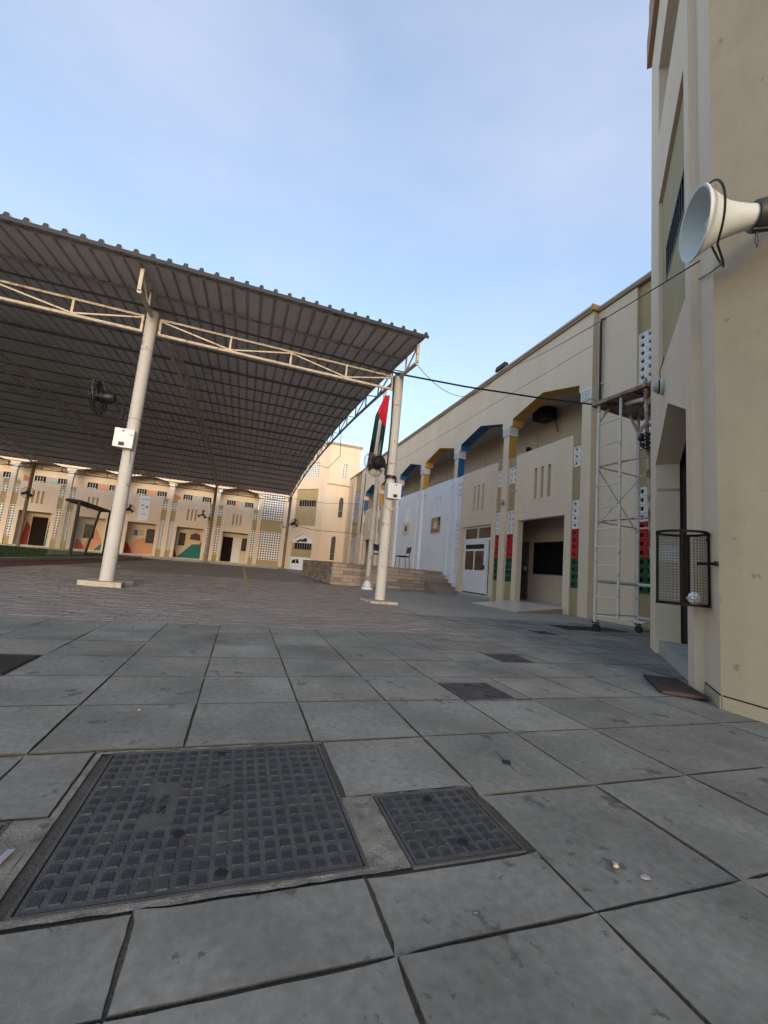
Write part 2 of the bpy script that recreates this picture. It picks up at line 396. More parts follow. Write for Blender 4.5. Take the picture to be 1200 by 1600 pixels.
# ------------------------------------------------------------------ facade module (u along, v outward, z up)
PITCH = 3.02
def grid_blocks(T, u0, u1, z0, z1, v, nu, nz, colour, parent, single, flat=False):
    """pierced blocks filling a rectangle; colour(row from bottom)->material; single: parts or one stuff part"""
    du = (u1 - u0) / nu; dz = (z1 - z0) / nz
    def geo(b, cu, cz, mi, dark):
        g_ = .0005 if flat else .004
        a, c, h, d = du / 2 - g_, dz / 2 - g_, (.29 if flat else .23) * min(du, dz), .05
        fr = [(cu - a, v, cz - c), (cu + a, v, cz - c), (cu + a, v, cz + c), (cu - a, v, cz + c)]
        e = .001 if flat else .012
        bv = [(cu - a + .022, v, cz - c + .022), (cu + a - .022, v, cz - c + .022), (cu + a - .022, v, cz + c - .022), (cu - a + .022, v, cz + c - .022)]
        ri = [(cu - a + .03, v - e, cz - c + .03), (cu + a - .03, v - e, cz - c + .03), (cu + a - .03, v - e, cz + c - .03), (cu - a + .03, v - e, cz + c - .03)]
        hf = [(cu - h, v - e, cz - h), (cu + h, v - e, cz - h), (cu + h, v - e, cz + h), (cu - h, v - e, cz + h)]
        hb = [(p[0], v - d, p[2]) for p in hf]; bk_ = [(p[0], v - d, p[2]) for p in fr]
        for A, B in ((fr, bv), (bv, ri), (ri, hf), (hf, hb), (bk_, fr)):
            for q in range(4):
                r_ = (q + 1) % 4; b.face([T(*A[q]), T(*A[r_]), T(*B[r_]), T(*B[q])], mi)
        b.face([T(*p) for p in hb], dark)
    mats = ['block', 'red', 'green', 'white', 'hole']; idx = {k: i for i, k in enumerate(mats)}
    st = MB(); cache = {}
    for r_ in range(nz):
        for c_ in range(nu):
            cu, cz = u0 + du * (c_ + .5), z0 + dz * (r_ + .5); col_ = colour(r_)
            if single and BUDGET[0] > 0:
                if col_ not in cache:
                    b = MB(); geo(b, cu, cz, 0, 1); base = Vector(T(cu, v, cz))
                    b.v = [tuple(Vector(p) - base) for p in b.v]
                    cache[col_] = b.mesh('vent_block', [col_, 'hole'], fix=False)
                link('vent_block', cache[col_], parent, Vector(T(cu, v, cz))); BUDGET[0] -= 1
            else: geo(st, cu, cz, idx[col_], 4)
    if st.v: tag(st.build('vent_block_screen', mats, parent, fix=False), kind='stuff')
BUDGET = [296]

def bay(T, P, paint, wall='cream', prev=None, opening=True, lowwhite=(False, False, False), colA=None, colB=None, single=False, far=False, capital=True):
    """one bay from its pillar at u=0 to the next pillar at u=PITCH. lowwhite: (pillar, strip A + panel, strip B) painted white below 4.1"""
    wp, wa, wb = lowwhite
    mats = [wall, paint or wall, 'white', prev or wall]
    p = MB()
    p.box(0, .27, -.26, 0, 0, 4.1, 2 if wp else 0, T)
    p.box(0, .27, -.26, 0, 4.1, 4.82, 0, T, fm={3: 1, 5: 3})
    pil = p.build('pillar', mats, P)
    c = MB(); c.box(-.02, .29, -.28, .03, 4.82, 5.085, 0, T); cap = c.build('capital', 'capital', pil)
    c = MB()
    for (a, b, lo, hi) in ((.02, .25, 4.85, 4.862), (.02, .25, 5.04, 5.052), (.02, .032, 4.862, 5.04), (.238, .25, 4.862, 5.04),
                           (.062, .208, 4.892, 4.902), (.062, .208, 5.0, 5.01), (.062, .072, 4.902, 5.0), (.198, .208, 4.902, 5.0), (.105, .165, 4.93, 4.972)):
        c.box(a, b, .03, .034, lo, hi, 0, T)
    for (a, b) in ((-.25, -.238), (-.01, .002), (-.19, -.18), (-.07, -.06), (-.13, -.12)):
        c.box(-.024, -.02, a, b, 4.86, 5.045, 0, T); c.box(.29, .294, a, b, 4.86, 5.045, 0, T)
    c.build('capital_pattern', 'capital_line', pil)
    # beam with the pointed arch
    b = MB()
    b.prism([(0, 0, 5.085), (.37, 0, 5.085), (.37, 0, 5.28), (1.635, 0, 5.6), (2.90, 0, 5.28), (2.90, 0, 5.085), (PITCH, 0, 5.085), (PITCH, 0, 6.09), (0, 0, 6.09)],
            (0, -.36, 0), 0, T, smi={1: 1, 2: 1, 3: 1, 4: 1})
    b.box(0, PITCH, -.36, -.012, 6.09, 6.115, 0, T)
    b.box(0, PITCH, -.36, 0, 6.115, 6.93, 0, T)
    b.build('arch_beam', mats, P)
    # balcony panel with its slits, jambs and lintel
    A = MB(); bt = 2.27 if opening else .02
    pm = 2 if wa else 0
    if opening:
        A.box(.57, .78, -.22, -.05, 0, bt, pm, T); A.box(2.51, 2.70, -.22, -.05, 0, bt, pm, T)
    if opening:
        th = MB(); th.box(.785, 2.505, -.268, -.056, .005, .12, 0, T); th.build('threshold', 'floor_tile', P)
    A.box(.57, 2.70, -.22, -.05, bt, 2.78, pm, T)
    A.box(.57, 2.70, -.22, -.05, 3.6, 4.14, pm, T)
    us = [.57, 1.29, 1.41, 1.55, 1.66, 1.80, 1.91, 2.70]
    for q in range(0, 8, 2): A.box(us[q], us[q + 1], -.22, -.05, 2.78, 3.6, pm, T)
    pan = A.build('balcony_panel', mats, P)
    for q in (1, 3, 5):
        s_ = MB(); s_.box(us[q] + .001, us[q + 1] - .001, -.21, -.105, 2.781, 3.599, 0, T); s_.build('slit', 'white' if wa else 'tan', pan)
    # recessed strips with pierced blocks
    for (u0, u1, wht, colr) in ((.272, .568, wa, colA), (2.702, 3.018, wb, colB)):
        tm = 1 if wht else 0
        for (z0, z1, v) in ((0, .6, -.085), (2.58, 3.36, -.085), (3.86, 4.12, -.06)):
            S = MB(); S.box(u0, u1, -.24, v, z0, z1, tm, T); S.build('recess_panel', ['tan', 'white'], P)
        if wht and single is not None and not (wb and not wa and u0 > 2):
            for (z0, z1) in ((.6, 2.58), (3.36, 3.86)): S = MB(); S.box(u0, u1, -.24, -.10, z0, z1, 1, T); S.build('recess_panel', ['tan', 'white'], P)
            continue
        cf = (lambda r_: 'white') if wht else colr or (lambda r_: 'block')
        grid_blocks(T, u0, u1, .6, 2.58, -.075, 2, 12, cf, P, single, far)
        grid_blocks(T, u0, u1, 3.36, 3.86, -.075, 2, 3, (lambda r_: 'white') if wht else (lambda r_: 'block'), P, single, far)
def shell(T, P, u0, u1, wall='cream', cap=True):
    """floors, ceilings, back walls, parapet cap of a run of bays"""
    b = MB(); b.box(u0, u1, -7, -1.4, 0, 6.3, 0, T); b.build('rear_wall', wall, P)
    b = MB(); b.box(u0, u1, -1.4, -.221, 2.95, 3.2, 0, T); b.build('gallery_floor', 'ceil', P)
    b = MB(); b.box(u0, u1, -1.4, -.362, 5.74, 6.0, 0, T); b.build('gallery_ceiling', 'ceil', P)
    b = MB(); b.box(u0 + .01, u1 - .01, -1.4, -.27, .01, .12, 0, T); b.build('corridor_floor', 'floor_tile', P)
    c = MB(); c.box(u0, u1, -.40, .05, 6.93, 7.0, 0, T); c.box(u0, u1, -.42, .075, 7.0, 7.06, 1, T); c.build('parapet_cap', ['cap_strip', 'cap_top'], P)
def flagcol(r_): return 'green' if r_ < 4 else 'red' if r_ < 8 else 'block'

def barred_window(T, P, u0, u1, z0, z1, v, nbar=9, frame='bars', glass='glass', rails=0, name='window', bar='bars'):
    f = MB(); e = .04
    f.box(u0, u1, v, v + .05, z0, z0 + e, 0, T); f.box(u0, u1, v, v + .05, z1 - e, z1, 0, T)
    f.box(u0, u0 + e, v, v + .05, z0 + e, z1 - e, 0, T); f.box(u1 - e, u1, v, v + .05, z0 + e, z1 - e, 0, T)
    o = f.build(name, frame, P)
    p = MB(); p.box(u0 + e, u1 - e, v, v + .012, z0 + e, z1 - e, 0, T); p.build('pane', glass, o)
    if nbar:
        q = MB()
        for i in range(nbar):
            u = u0 + (u1 - u0) * (i + 1) / (nbar + 1); q.box(u - .008, u + .008, v + .03, v + .046, z0 + e, z1 - e, 0, T)
        for i in range(rails):
            z = z0 + (z1 - z0) * (i + 1) / (rails + 1); q.box(u0 + e, u1 - e, v + .047, v + .055, z - .01, z + .01, 0, T)
        q.build('window_bars', bar, o)
    return o

# ------------------------------------------------------------------ right wing
TR = lambda u, v, z: (6.95 - v, 7.0 + u, z)
rw = thing('school_wing', (7.5, 16, 0), 'long beige two storey wing on the right with blue and ochre pointed arches', 'building')
PA = ['yellow', 'blue', 'yellow', 'blue', 'yellow', 'blue']
for i in range(6):
    Ti = (lambda k: (lambda u, v, z: TR(u + k * PITCH, v, z)))(i)
    wht = i in (2, 3)
    bay(Ti, rw, PA[i], prev=PA[i - 1] if i else None, opening=not wht, lowwhite=(i in (2, 3, 4), wht, i in (1, 2, 3)),
        colA=flagcol if i == 0 else (flagcol if i == 1 else None), colB=flagcol if i == 0 else None, single=i < 3)
T6 = lambda u, v, z: TR(u + 6 * PITCH, v, z)
# closing pillar and end block at the far end
p = MB(); p.box(0, .27, -.26, 0, 0, 4.1, 0, T6); p.box(0, .27, -.26, 0, 4.1, 4.82, 0, T6, fm={5: 1}); p.box(0, .27, -.36, 0, 5.085, 6.93, 0, T6); p.box(-.0, .29, -.28, .03, 4.82, 5.085, 0, T6); p.build('pillar', ['cream', 'blue'], rw)
e0 = 25.39; b = MB()
Y = lambda x0, x1, y0, y1, z0, z1, mi=0: b.box(x0, x1, y0, y1, z0, z1, mi)
Y(6.98, 7.3, e0, 26.4, 0, 6.95); Y(6.98, 7.3, 28.1, 29.95, 0, 6.95)
Y(7.06, 7.3, 26.4, 28.1, 5.72, 6.95, 1); Y(7.06, 7.3, 26.4, 28.1, 2.6, 3.5, 1); Y(7.06, 7.3, 26.4, 28.1, 0, .84, 1)
Y(7.16, 7.3, 26.4, 28.1, .84, 2.6, 2); Y(7.16, 7.3, 26.4, 28.1, 3.5, 5.72, 2)
b.build('end_wall', ['cream', 'tan', 'white'], rw)
for z0, n_ in ((.86, 11), (3.52, 14)):
    for q in range(n_):
        s_ = MB(); z = z0 + q * .157; s_.hexa([(7.0, 26.41, z), (7.155, 26.41, z + .05), (7.155, 28.09, z + .05), (7.0, 28.09, z), (7.0, 26.41, z + .025), (7.155, 26.41, z + .075), (7.155, 28.09, z + .075), (7.0, 28.09, z + .025)])
        s_.build('louvre_slat', 'white', rw)
shell(TR, rw, 0, 18.39)
c = MB(); c.box(6.93, 7.35, e0, 29.95, 6.95, 7.03); c.build('parapet_cap', 'cap_top', rw)
# near end block between the arcade and the tower
b = MB()
Y(7.1, 7.4, 6.0, 6.995, 0, 6.93); Y(7.1, 7.4, 3.85, 5.40, 0, 6.93)
Y(7.16, 7.4, 5.40, 6.0, 5.86, 6.93, 1); Y(7.16, 7.4, 5.40, 6.0, 2.65, 3.42, 1); Y(7.16, 7.4, 5.40, 6.0, 0, .62, 1); Y(7.22, 7.4, 5.4, 6.0, .62, 2.65, 2); Y(7.22, 7.4, 5.4, 6.0, 3.42, 5.86, 2)
b.build('end_wall', ['cream', 'tan', 'block'], rw)
TE = lambda u, v, z: (7.14 - v, u, z)
grid_blocks(TE, 5.49, 6.0, .62, 2.65, 0, 3, 12, flagcol, rw, True)
grid_blocks(TE, 5.49, 6.0, 3.42, 5.86, 0, 3, 14, lambda r_: 'block', rw, True)
c = MB(); c.box(7.06, 7.5, 3.85, 6.995, 6.945, 7.0, 1); c.box(7.05, 7.5, 3.85, 6.995, 7.0, 7.05); c.build('parapet_cap', ['cap_top', 'cap_strip'], rw)
r_ = MB(); r_.box(7.31, 14, 3.85, 29.9, 6.31, 6.5); r_.box(7.4, 14, 3.85, 6.9, 0, 6.3); r_.box(7.3, 14, 25.5, 29.9, 0, 6.3); r_.build('roof', 'cap_top', rw)
# parapet return over the near end block; warm sunlight painted on as ochre
c = MB(); c.box(6.88, 7.36, 6.955, 6.998, 6.95, 7.09); c.build('sunlit_cap_end', 'yellow', rw)
# bay 1: door and barred window at the back of the recess
barred_window(TR, rw, 2.25, 3.45, .9, 1.83, -1.398, 13, name='window')
d = MB(); d.box(3.72, 4.3, -1.398, -1.36, .12, 1.86, 0, TR); dr = d.build('door', 'grey_door', rw)
h_ = MB(); h_.box(3.79, 3.82, -1.36, -1.31, .98, 1.1, 0, TR); h_.build('handle', 'alu', dr)
# bay 2: white aluminium door with a glazed transom
T2 = lambda u, v, z: TR(3.29 - u + PITCH, v, z)
fr = MB()
for (a, b_, lo, hi) in ((.79, .85, .14, 2.26), (2.44, 2.50, .14, 2.26), (.85, 2.44, 1.80, 1.87), (.85, 2.44, 2.2, 2.26), (1.62, 1.67, 1.87, 2.2), (2.24, 2.29, .14, 1.80)): fr.box(a, b_, -.20, -.14, lo, hi, 0, T2)
fr = fr.build('door_frame', 'alu', rw)
pn = MB(); pn.box(.85, 1.62, -.18, -.165, 1.87, 2.2, 0, T2); pn.box(1.67, 2.44, -.18, -.165, 1.87, 2.2, 0, T2); pn.box(2.29, 2.44, -.18, -.165, .14, 1.8, 0, T2); pn.build('transom_pane', 'brownglass', fr)
dl = MB()
for (a, b_, lo, hi) in ((.86, .97, .16, 1.79), (2.10, 2.235, .16, 1.79), (.97, 2.10, 1.68, 1.79), (.97, 2.10, 1.47, 1.53), (1.51, 1.565, .86, 1.47), (.97, 2.10, .16, .86)):
    dl.box(a, b_, -.155, -.11, lo, hi, 0, T2)
dl = tag(dl.build('door', 'alu', rw), 'white half glazed aluminium door')
for (a, b_, lo, hi) in ((.97, 2.10, 1.53, 1.68), (.97, 1.51, .86, 1.47), (1.565, 2.10, .86, 1.47)):
    q = MB(); q.box(a, b_, -.145, -.125, lo, hi, 0, T2); q.build('door_pane', 'brownglass' if lo < 1 else 'glass', dl)
q = MB(); q.box(2.15, 2.175, -.11, -.06, .9, 1.02, 0, T2); q.build('handle', 'bars', dl)
q = MB(); q.box(.60, 2.66, -.05, .06, 0, .09, 0, T2); q.build('door_step', 'kerb', rw)
# bays 5, 6: dark doors
for k in (4, 5):
    Tk = (lambda k: (lambda u, v, z: TR(u + k * PITCH, v, z)))(k)
    q = MB(); q.box(.80, 1.75, -1.395, -1.35, .12, 2.2, 0, Tk); q.build('door', 'dark_door', rw)
# gallery windows and the air conditioner
for k in range(6):
    Tk = (lambda k: (lambda u, v, z: TR(u + k * PITCH, v, z)))(k)
    q = MB(); q.box(.5, .52, -1.398, -1.38, 4.2, 5.3, 0, Tk); q.build('conduit', 'lampbody', rw)
t = thing('cassette_unit', (8.0, 9.8, 5.4), 'black ceiling unit under the ochre arch nearest the scaffold', 'ceiling unit')
q = MB(); q.prism([(7.72, 9.62, 5.45), (7.86, 9.48, 5.45), (8.14, 9.48, 5.45), (8.26, 9.62, 5.45), (8.26, 10.02, 5.45), (8.14, 10.14, 5.45), (7.86, 10.14, 5.45), (7.72, 10.02, 5.45)], (0, 0, .28)); q.build('casing', 'black', t)
q = MB(); q.box(7.80, 8.18, 9.58, 10.04, 5.42, 5.449); q.build('grille', 'bars', t)
q = MB(); q.tube([(8.2, 9.6, 5.43), (8.25, 9.58, 5.2), (8.3, 9.58, 5.05)], .014); q.build('cable', 'wire', t)
q = MB(); q.lathe([(0, 0), (.07, 0), (.085, -.03), (.07, -.08), (0, -.1)], (8.3, 10.9, 4.85), (.6, .5, .2), 12); tag(q.build('gallery_lamp', 'bars', None, smooth=True), 'small dark round fixture on the gallery wall below the black ceiling unit', 'fixture')

# ------------------------------------------------------------------ far wing
fw = thing('school_wing', (-6, 32, 0), 'far beige wing across the court with coloured murals behind its openings', 'building')
NB = 6
for n_ in range(1, NB + 1):
    x0 = .825 - PITCH * n_
    Tn = (lambda x0: (lambda u, v, z: (x0 + u, 32.0 - v, z)))(x0)
    bay(Tn, fw, None, far=True)
TF = lambda u, v, z: (u, 32.0 - v, z)
xl = .825 - PITCH * NB
shell(TF, fw, xl, .825)
p = MB(); p.box(.825, 1.095, -.26, 0, 0, 4.82, 0, TF); p.box(.825, 1.095, -.36, 0, 5.085, 6.93, 0, TF); p.box(.805, 1.115, -.28, .03, 4.82, 5.085, 0, TF); p.build('pillar', 'cream', fw)
b = MB(); b.box(2.68, 2.95, -.3, 0, 0, 6.93, 0, TF); b.box(1.095, 2.68, -.3, -.06, 0, .5, 1, TF); b.box(1.095, 2.68, -.3, -.06, 2.58, 3.5, 1, TF)
b.box(1.095, 2.68, -.3, -.06, 5.45, 6.93, 0, TF); b.build('end_wall', ['cream', 'tan'], fw)
b = MB(); b.box(1.095, 2.95, -7, -.30, 0, 6.93, 0, TF); b.build('rear_wall', 'cream', fw)
grid_blocks(TF, 1.10, 2.675, .5, 2.58, -.07, 9, 12, lambda r_: 'block', fw, False, True)
grid_blocks(TF, 1.10, 2.675, 3.5, 5.45, -.07, 9, 11, lambda r_: 'block', fw, False, True)
c = MB(); c.box(.825, 2.95, -.4, .05, 6.93, 7.04, 0, TF); c.build('parapet_cap', 'cap_strip', fw)
r_ = MB(); r_.box(xl, 2.95, -7, -.41, 6.31, 6.5, 0, TF); r_.build('roof', 'cap_top', fw)
def flatpoly(P, name, polys, v):
    """painted patches 3 mm thick on the back wall; polys: (material, [(u, z)...])"""
    for q, (mt, pts) in enumerate(polys):
        b = MB(); vv = v + .004 * (q + 1); b.prism([(u, vv - .003, z) for u, z in pts], (0, .003, 0), 0, TF); b.build(name, mt, P)
BV = -1.4
X = lambda n_: .825 - PITCH * n_
# gallery windows with white lower sashes, coloured gallery wall
for n_ in range(1, NB + 1):
    x0 = X(n_)
    for (a, b_) in ((.72, 1.32), (2.02, 2.62)):
        o = barred_window(TF, fw, x0 + a, x0 + b_, 4.05, 4.72, BV + .002, 3, frame='dark_door', rails=0, bar='alu')
        f = MB()
        for (p0, p1, lo, hi) in ((a + .05, b_ - .05, 4.32, 4.36), (a + .05, b_ - .05, 4.09, 4.12), ((a + b_) / 2 - .02, (a + b_) / 2 + .02, 4.12, 4.32), (a + .05, a + .09, 4.12, 4.32), (b_ - .09, b_ - .05, 4.12, 4.32)): f.box(x0 + p0, x0 + p1, BV + .06, BV + .08, lo, hi, 0, TF)
        f.build('sash', 'alu', o)
    cl = [('peach', [(1.36, 3.9), (1.6, 3.9), (1.6, 4.75), (1.36, 4.75)]), ('mgrey', [(1.62, 3.9), (1.98, 3.9), (1.98, 4.7), (1.62, 4.7)]), ('mint', [(2.66, 3.7), (2.95, 3.7), (2.95, 4.5), (2.66, 4.2)])]
    if n_ in (2, 5): cl = [('mgrey', [(1.36, 3.9), (1.98, 3.9), (1.98, 4.72), (1.36, 4.72)]), ('mint', [(1.40, 4.0), (1.98, 4.0), (1.98, 4.42), (1.7, 4.46)]), ('orange', [(.1, 3.7), (.55, 3.7), (.55, 4.5), (.1, 4.7)])]
    if n_ in (3, 4): cl = [('peach', [(1.36, 3.9), (1.98, 3.9), (1.98, 4.72), (1.36, 4.72)]), ('orange', [(.25, 3.9), (.66, 3.9), (.45, 4.4)]), ('mgrey', [(1.6, 4.2), (1.98, 4.2), (1.98, 4.5)])]
    flatpoly(fw, 'mural_patch', [(m_, [(x0 + u, z) for u, z in pts]) for m_, pts in cl], BV)
def door(n_, a, b_, z1, m_='dark_door', w_=None):
    q = MB(); q.box(X(n_) + a, X(n_) + b_, BV + .001, BV + .05, .12, z1, 0, TF); return q.build('door', m_, fw)
def win(n_, a, b_, z0, z1):
    return barred_window(TF, fw, X(n_) + a, X(n_) + b_, z0, z1, BV + .002, 0, frame='dark_door')
def mural(n_, L_): flatpoly(fw, 'mural_patch', [(m_, [(X(n_) + u, z) for u, z in pts]) for m_, pts in L_], BV)
door(1, .80, 1.5, 1.95); q = door(1, 1.52, 2.1, 1.95, 'alu'); win(1, 2.15, 2.5, 1.0, 1.95)
win(2, .85, 1.25, 1.0, 1.9); mural(2, [('mred', [(.5, .14), (.9, .14), (.62, .75)]), ('teal', [(.85, .14), (2.6, .14), (2.3, 1.2), (1.75, 1.15)]), ('mdark', [(1.55, 1.5), (2.3, 1.45), (2.2, 1.9), (1.9, 2.0), (1.6, 1.85)]), ('mred', [(2.25, 1.2), (2.6, .6), (2.6, 1.8)])])
win(3, 1.75, 2.25, .95, 1.95); mural(3, [('peach', [(.6, .14), (2.6, .14), (2.6, .8), (1.6, 1.3), (1.1, 1.1)]), ('mred', [(.5, .14), (1.05, .14), (.7, .8), (.5, .95)]), ('blue', [(.95, 1.4), (1.2, 1.4), (1.2, 1.8), (.95, 1.8)]), ('mgrey', [(1.25, 1.4), (1.55, 1.4), (1.55, 1.85), (1.25, 1.85)])])
win(4, 1.0, 1.6, .9, 1.85); mural(4, [('peach', [(.9, .14), (2.2, .14), (2.1, .9), (1.7, 1.6)]), ('mred', [(.55, .14), (1.2, .14), (.85, .75), (.6, .78)]), ('teal', [(1.7, .14), (2.7, .14), (2.7, 1.3)]), ('mgrey', [(.6, .9), (.9, .9), (.9, 1.7), (.6, 1.7)])])
door(5, 1.05, 1.9, 2.0); mural(5, [('mred', [(.55, .14), (1.0, .14), (1.0, 1.3), (.75, 1.7)]), ('teal', [(1.92, .14), (2.7, .14), (2.7, 1.0), (1.95, 1.3)]), ('mdark', [(1.95, 1.35), (2.6, 1.0), (2.6, 1.9), (2.0, 1.95)])])
door(6, 1.1, 1.9, 2.0)
# poster on the parapet of the third bay
t = thing('poster', (-7.2, 31.9, 3.2), 'tall white poster with grey print hung on the far parapet', 'poster')
x0 = X(3); q = MB(); q.box(x0 + 1.27, x0 + 1.93, -.047, -.03, 2.42, 4.08, 0, TF); q.build('sheet', 'paper', t)
q = MB()
for (a, b_, lo, hi) in ((1.35, 1.85, 3.86, 3.90), (1.40, 1.60, 3.42, 3.50), (1.70, 1.84, 3.28, 3.45), (1.5, 1.62, 3.2, 3.26), (1.5, 1.75, 2.86, 2.89), (1.5, 1.75, 2.8, 2.82)): q.box(x0 + a, x0 + b_, -.029, -.0285, lo, hi, 0, TF)
q.build('print', 'ink', t)

# ------------------------------------------------------------------ near stair tower
tw = thing('stair_tower', (4.5, 2, 0), 'tall beige chamfered tower close on the right with a pointed doorway', 'tower')
S2 = math.sqrt(.5)
TC = lambda u, v, z: (4.79 - S2 * u - S2 * v, 3.84 - S2 * u + S2 * v, z)
CL = 2.39; ZT = 9.3
b = MB()
b.box(0, .44, -.235, 0, 0, 2.9, 0, TC); b.box(2.18, CL, -.235, 0, 0, 2.9, 0, TC)
b.prism([(.44, 0, 2.15), (1.31, 0, 2.56), (2.18, 0, 2.15), (2.18, 0, 2.9), (.44, 0, 2.9)], (0, -.235, 0), 0, TC)
b.box(0, CL, -.35, 0, 2.9, 3.12, 0, TC)
b.box(0, .69, -.35, 0, 3.12, 5.4, 0, TC); b.box(2.2, CL, -.35, 0, 3.12, 5.4, 0, TC)
b.box(.69, 2.2, -.35, -.04, 3.12, 4.14, 1, TC); b.box(.69, 2.2, -.35, -.04, 4.58, 5.4, 1, TC); b.box(.69, .95, -.35, -.04, 4.14, 4.58, 1, TC); b.box(2.17, 2.2, -.35, -.04, 4.14, 4.58, 1, TC)
b.box(0, CL, -.35, 0, 5.4, 6.36, 0, TC)
b.box(0, .69, -.45, 0, 6.36, 7.36, 0, TC); b.box(2.2, CL, -.45, 0, 6.36, 7.36, 0, TC)
b.box(0, CL, -.45, 0, 7.36, ZT, 0, TC)
b.build('chamfer_wall', ['cream', 'tan'], tw)
b = MB(); e1 = TC(CL, -.35, 0); e2 = TC(CL, -.06, 0)
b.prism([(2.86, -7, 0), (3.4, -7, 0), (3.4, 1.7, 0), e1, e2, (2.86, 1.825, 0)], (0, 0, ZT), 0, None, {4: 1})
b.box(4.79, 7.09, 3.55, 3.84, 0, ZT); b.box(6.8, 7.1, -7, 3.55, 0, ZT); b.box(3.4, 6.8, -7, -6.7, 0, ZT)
b.build('wall', ['shaded_cream', 'cream'], tw)  # main walls: shade put into the plaster colour; small chamfer stays plain cream
b = MB(); b.box(3.4, 6.8, -6.7, 3.5, ZT - .3, ZT - .1); b.build('roof', 'cap_top', tw)
b = MB()
cs = []
for (o_, z0, z1, mi) in ((.06, 8.32, 8.80, 0), (.035, 8.83, 9.42, 0)):
    b.box(-.03, CL + .02, -.2, o_, z0, z1, mi, TC); b.box(2.86 - o_, 3.3, -7, 1.82, z0, z1, mi)
b.build('cornice', 'cap_strip', tw)
# doorway recess
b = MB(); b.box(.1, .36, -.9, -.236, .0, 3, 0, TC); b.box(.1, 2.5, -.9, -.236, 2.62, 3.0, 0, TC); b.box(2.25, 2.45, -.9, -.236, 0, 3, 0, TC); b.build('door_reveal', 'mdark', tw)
b = MB(); b.box(.441, .448, -.232, -.02, 1.84, 1.865, 0, TC); b.build('jamb_moulding', 'shaded_cream', tw)
b = MB(); b.box(.4405, .4425, -.215, -.02, 1.02, 1.20, 0, TC); b.build('paint_patch', 'capital', tw)
b = MB(); b.box(.37, 2.24, -.66, -.6, .14, 2.6, 0, TC); d = b.build('door', 'dark_door', tw)
b = MB(); b.box(.6, .63, -.6, -.55, 1.0, 1.14, 0, TC); b.build('handle', 'bars', d)
b = MB(); b.box(.445, 2.175, -.6, -.035, -.05, .14, 0, TC); b.build('door_step', 'kerb', tw)
barred_window(TC, tw, .95, 2.17, 4.14, 4.58, -.085, 10)
grid_blocks(TC, .70, 2.19, 6.37, 7.35, -.40, 9, 6, lambda r_: 'block', tw, False)
# plinth with a thin dark joint
b = MB(); b.box(CL + .01, 2.79, -.06, -.052, 0, .075, 0, TC); b.box(2.852, 2.8599, -7, 1.815, 0, .075); b.build('plinth', 'shaded_cream', tw)
b = MB(); b.box(CL + .01, 2.79, -.06, -.056, .075, .083, 0, TC); b.box(2.856, 2.8599, -7, 1.815, .075, .083); b.build('plinth_joint', 'hole', tw)

# ------------------------------------------------------------------ far stair tower
ft = thing('stair_tower', (5, 30.5, 0), 'far beige corner tower beside the stage with arched slit windows', 'tower')
TD = lambda u, v, z: (2.95 + S2 * u - S2 * v, 32 - S2 * u - S2 * v, z)
D1, D2 = 3.18, 3.395
b = MB()
b.box(0, .72, -.35, 0, 0, 3.2, 0, TD); b.box(2.56, D1, -.35, 0, 0, 3.2, 0, TD)
b.prism([(.72, 0, 2.2), (1.64, 0, 2.68), (2.56, 0, 2.2), (2.56, 0, 3.2), (.72, 0, 3.2)], (0, -.35, 0), 0, TD)
b.prism([(.72, -.08, 1.97), (2.56, -.08, 1.97), (2.56, -.08, 2.2), (1.64, -.08, 2.68), (.72, -.08, 2.2)], (0, -.2, 0), 2, TD)
b.box(.72, 2.56, -.35, -.09, .92, 1.5, 1, TD); b.box(.72, .9, -.35, -.09, 1.5, 1.97, 1, TD); b.box(2.42, 2.56, -.35, -.09, 1.5, 1.97, 1, TD)
b.box(.72, 2.56, -.35, -.05, 0, .92, 2, TD)
b.box(0, D1, -.35, -.02, 3.2, 3.24, 0, TD)
b.box(0, .65, -.35, 0, 3.24, 6.0, 0, TD); b.box(2.6, D1, -.35, 0, 3.24, 6.0, 0, TD)
b.box(.65, 2.6, -.35, -.08, 3.24, 4.7, 1, TD); b.box(.65, 2.6, -.35, -.08, 5.15, 6.0, 1, TD); b.box(.65, .9, -.35, -.08, 4.7, 5.15, 1, TD); b.box(2.42, 2.6, -.35, -.08, 4.7, 5.15, 1, TD)
b.box(0, D1, -.35, 0, 6.0, 6.42, 0, TD)
b.box(0, 1.0, -.35, 0, 6.42, 8.03, 0, TD); b.box(2.44, D2, -.35, 0, 6.42, 8.03, 0, TD); b.box(1.0, 2.44, -.35, 0, 6.42, 6.93, 0, TD); b.box(0, D2, -.35, 0, 8.03, 9.35, 0, TD)
b.build('chamfer_wall', ['cream', 'tan', 'white'], ft)
b = MB(); p0 = 29.75; p1 = 29.60
def slitwall(z0, z1, u0, u1, s0, s1, y0):
    b.box(u0, s0, y0, y0 + .35, z0, z1); b.box(s1, u1, y0, y0 + .35, z0, z1)
b.box(5.2, 6.98, p0, p0 + .35, 0, .9); slitwall(.9, 2.45, 5.2, 6.98, 6.04, 6.36, p0)
b.prism([(6.04, p0, 2.45), (6.08, p0, 2.6), (6.20, p0, 2.68), (6.32, p0, 2.6), (6.36, p0, 2.45), (6.36, p0, 3.2), (6.04, p0, 3.2)], (0, .35, 0))
b.box(5.2, 6.04, p0, p0 + .35, 2.45, 3.2); b.box(6.36, 6.98, p0, p0 + .35, 2.45, 3.2)
b.box(5.2, 6.98, p0 + .02, p0 + .35, 3.2, 3.24)
b.box(5.2, 6.98, p0, p0 + .35, 3.24, 4.05); slitwall(4.05, 5.3, 5.2, 6.98, 6.32, 6.64, p0)
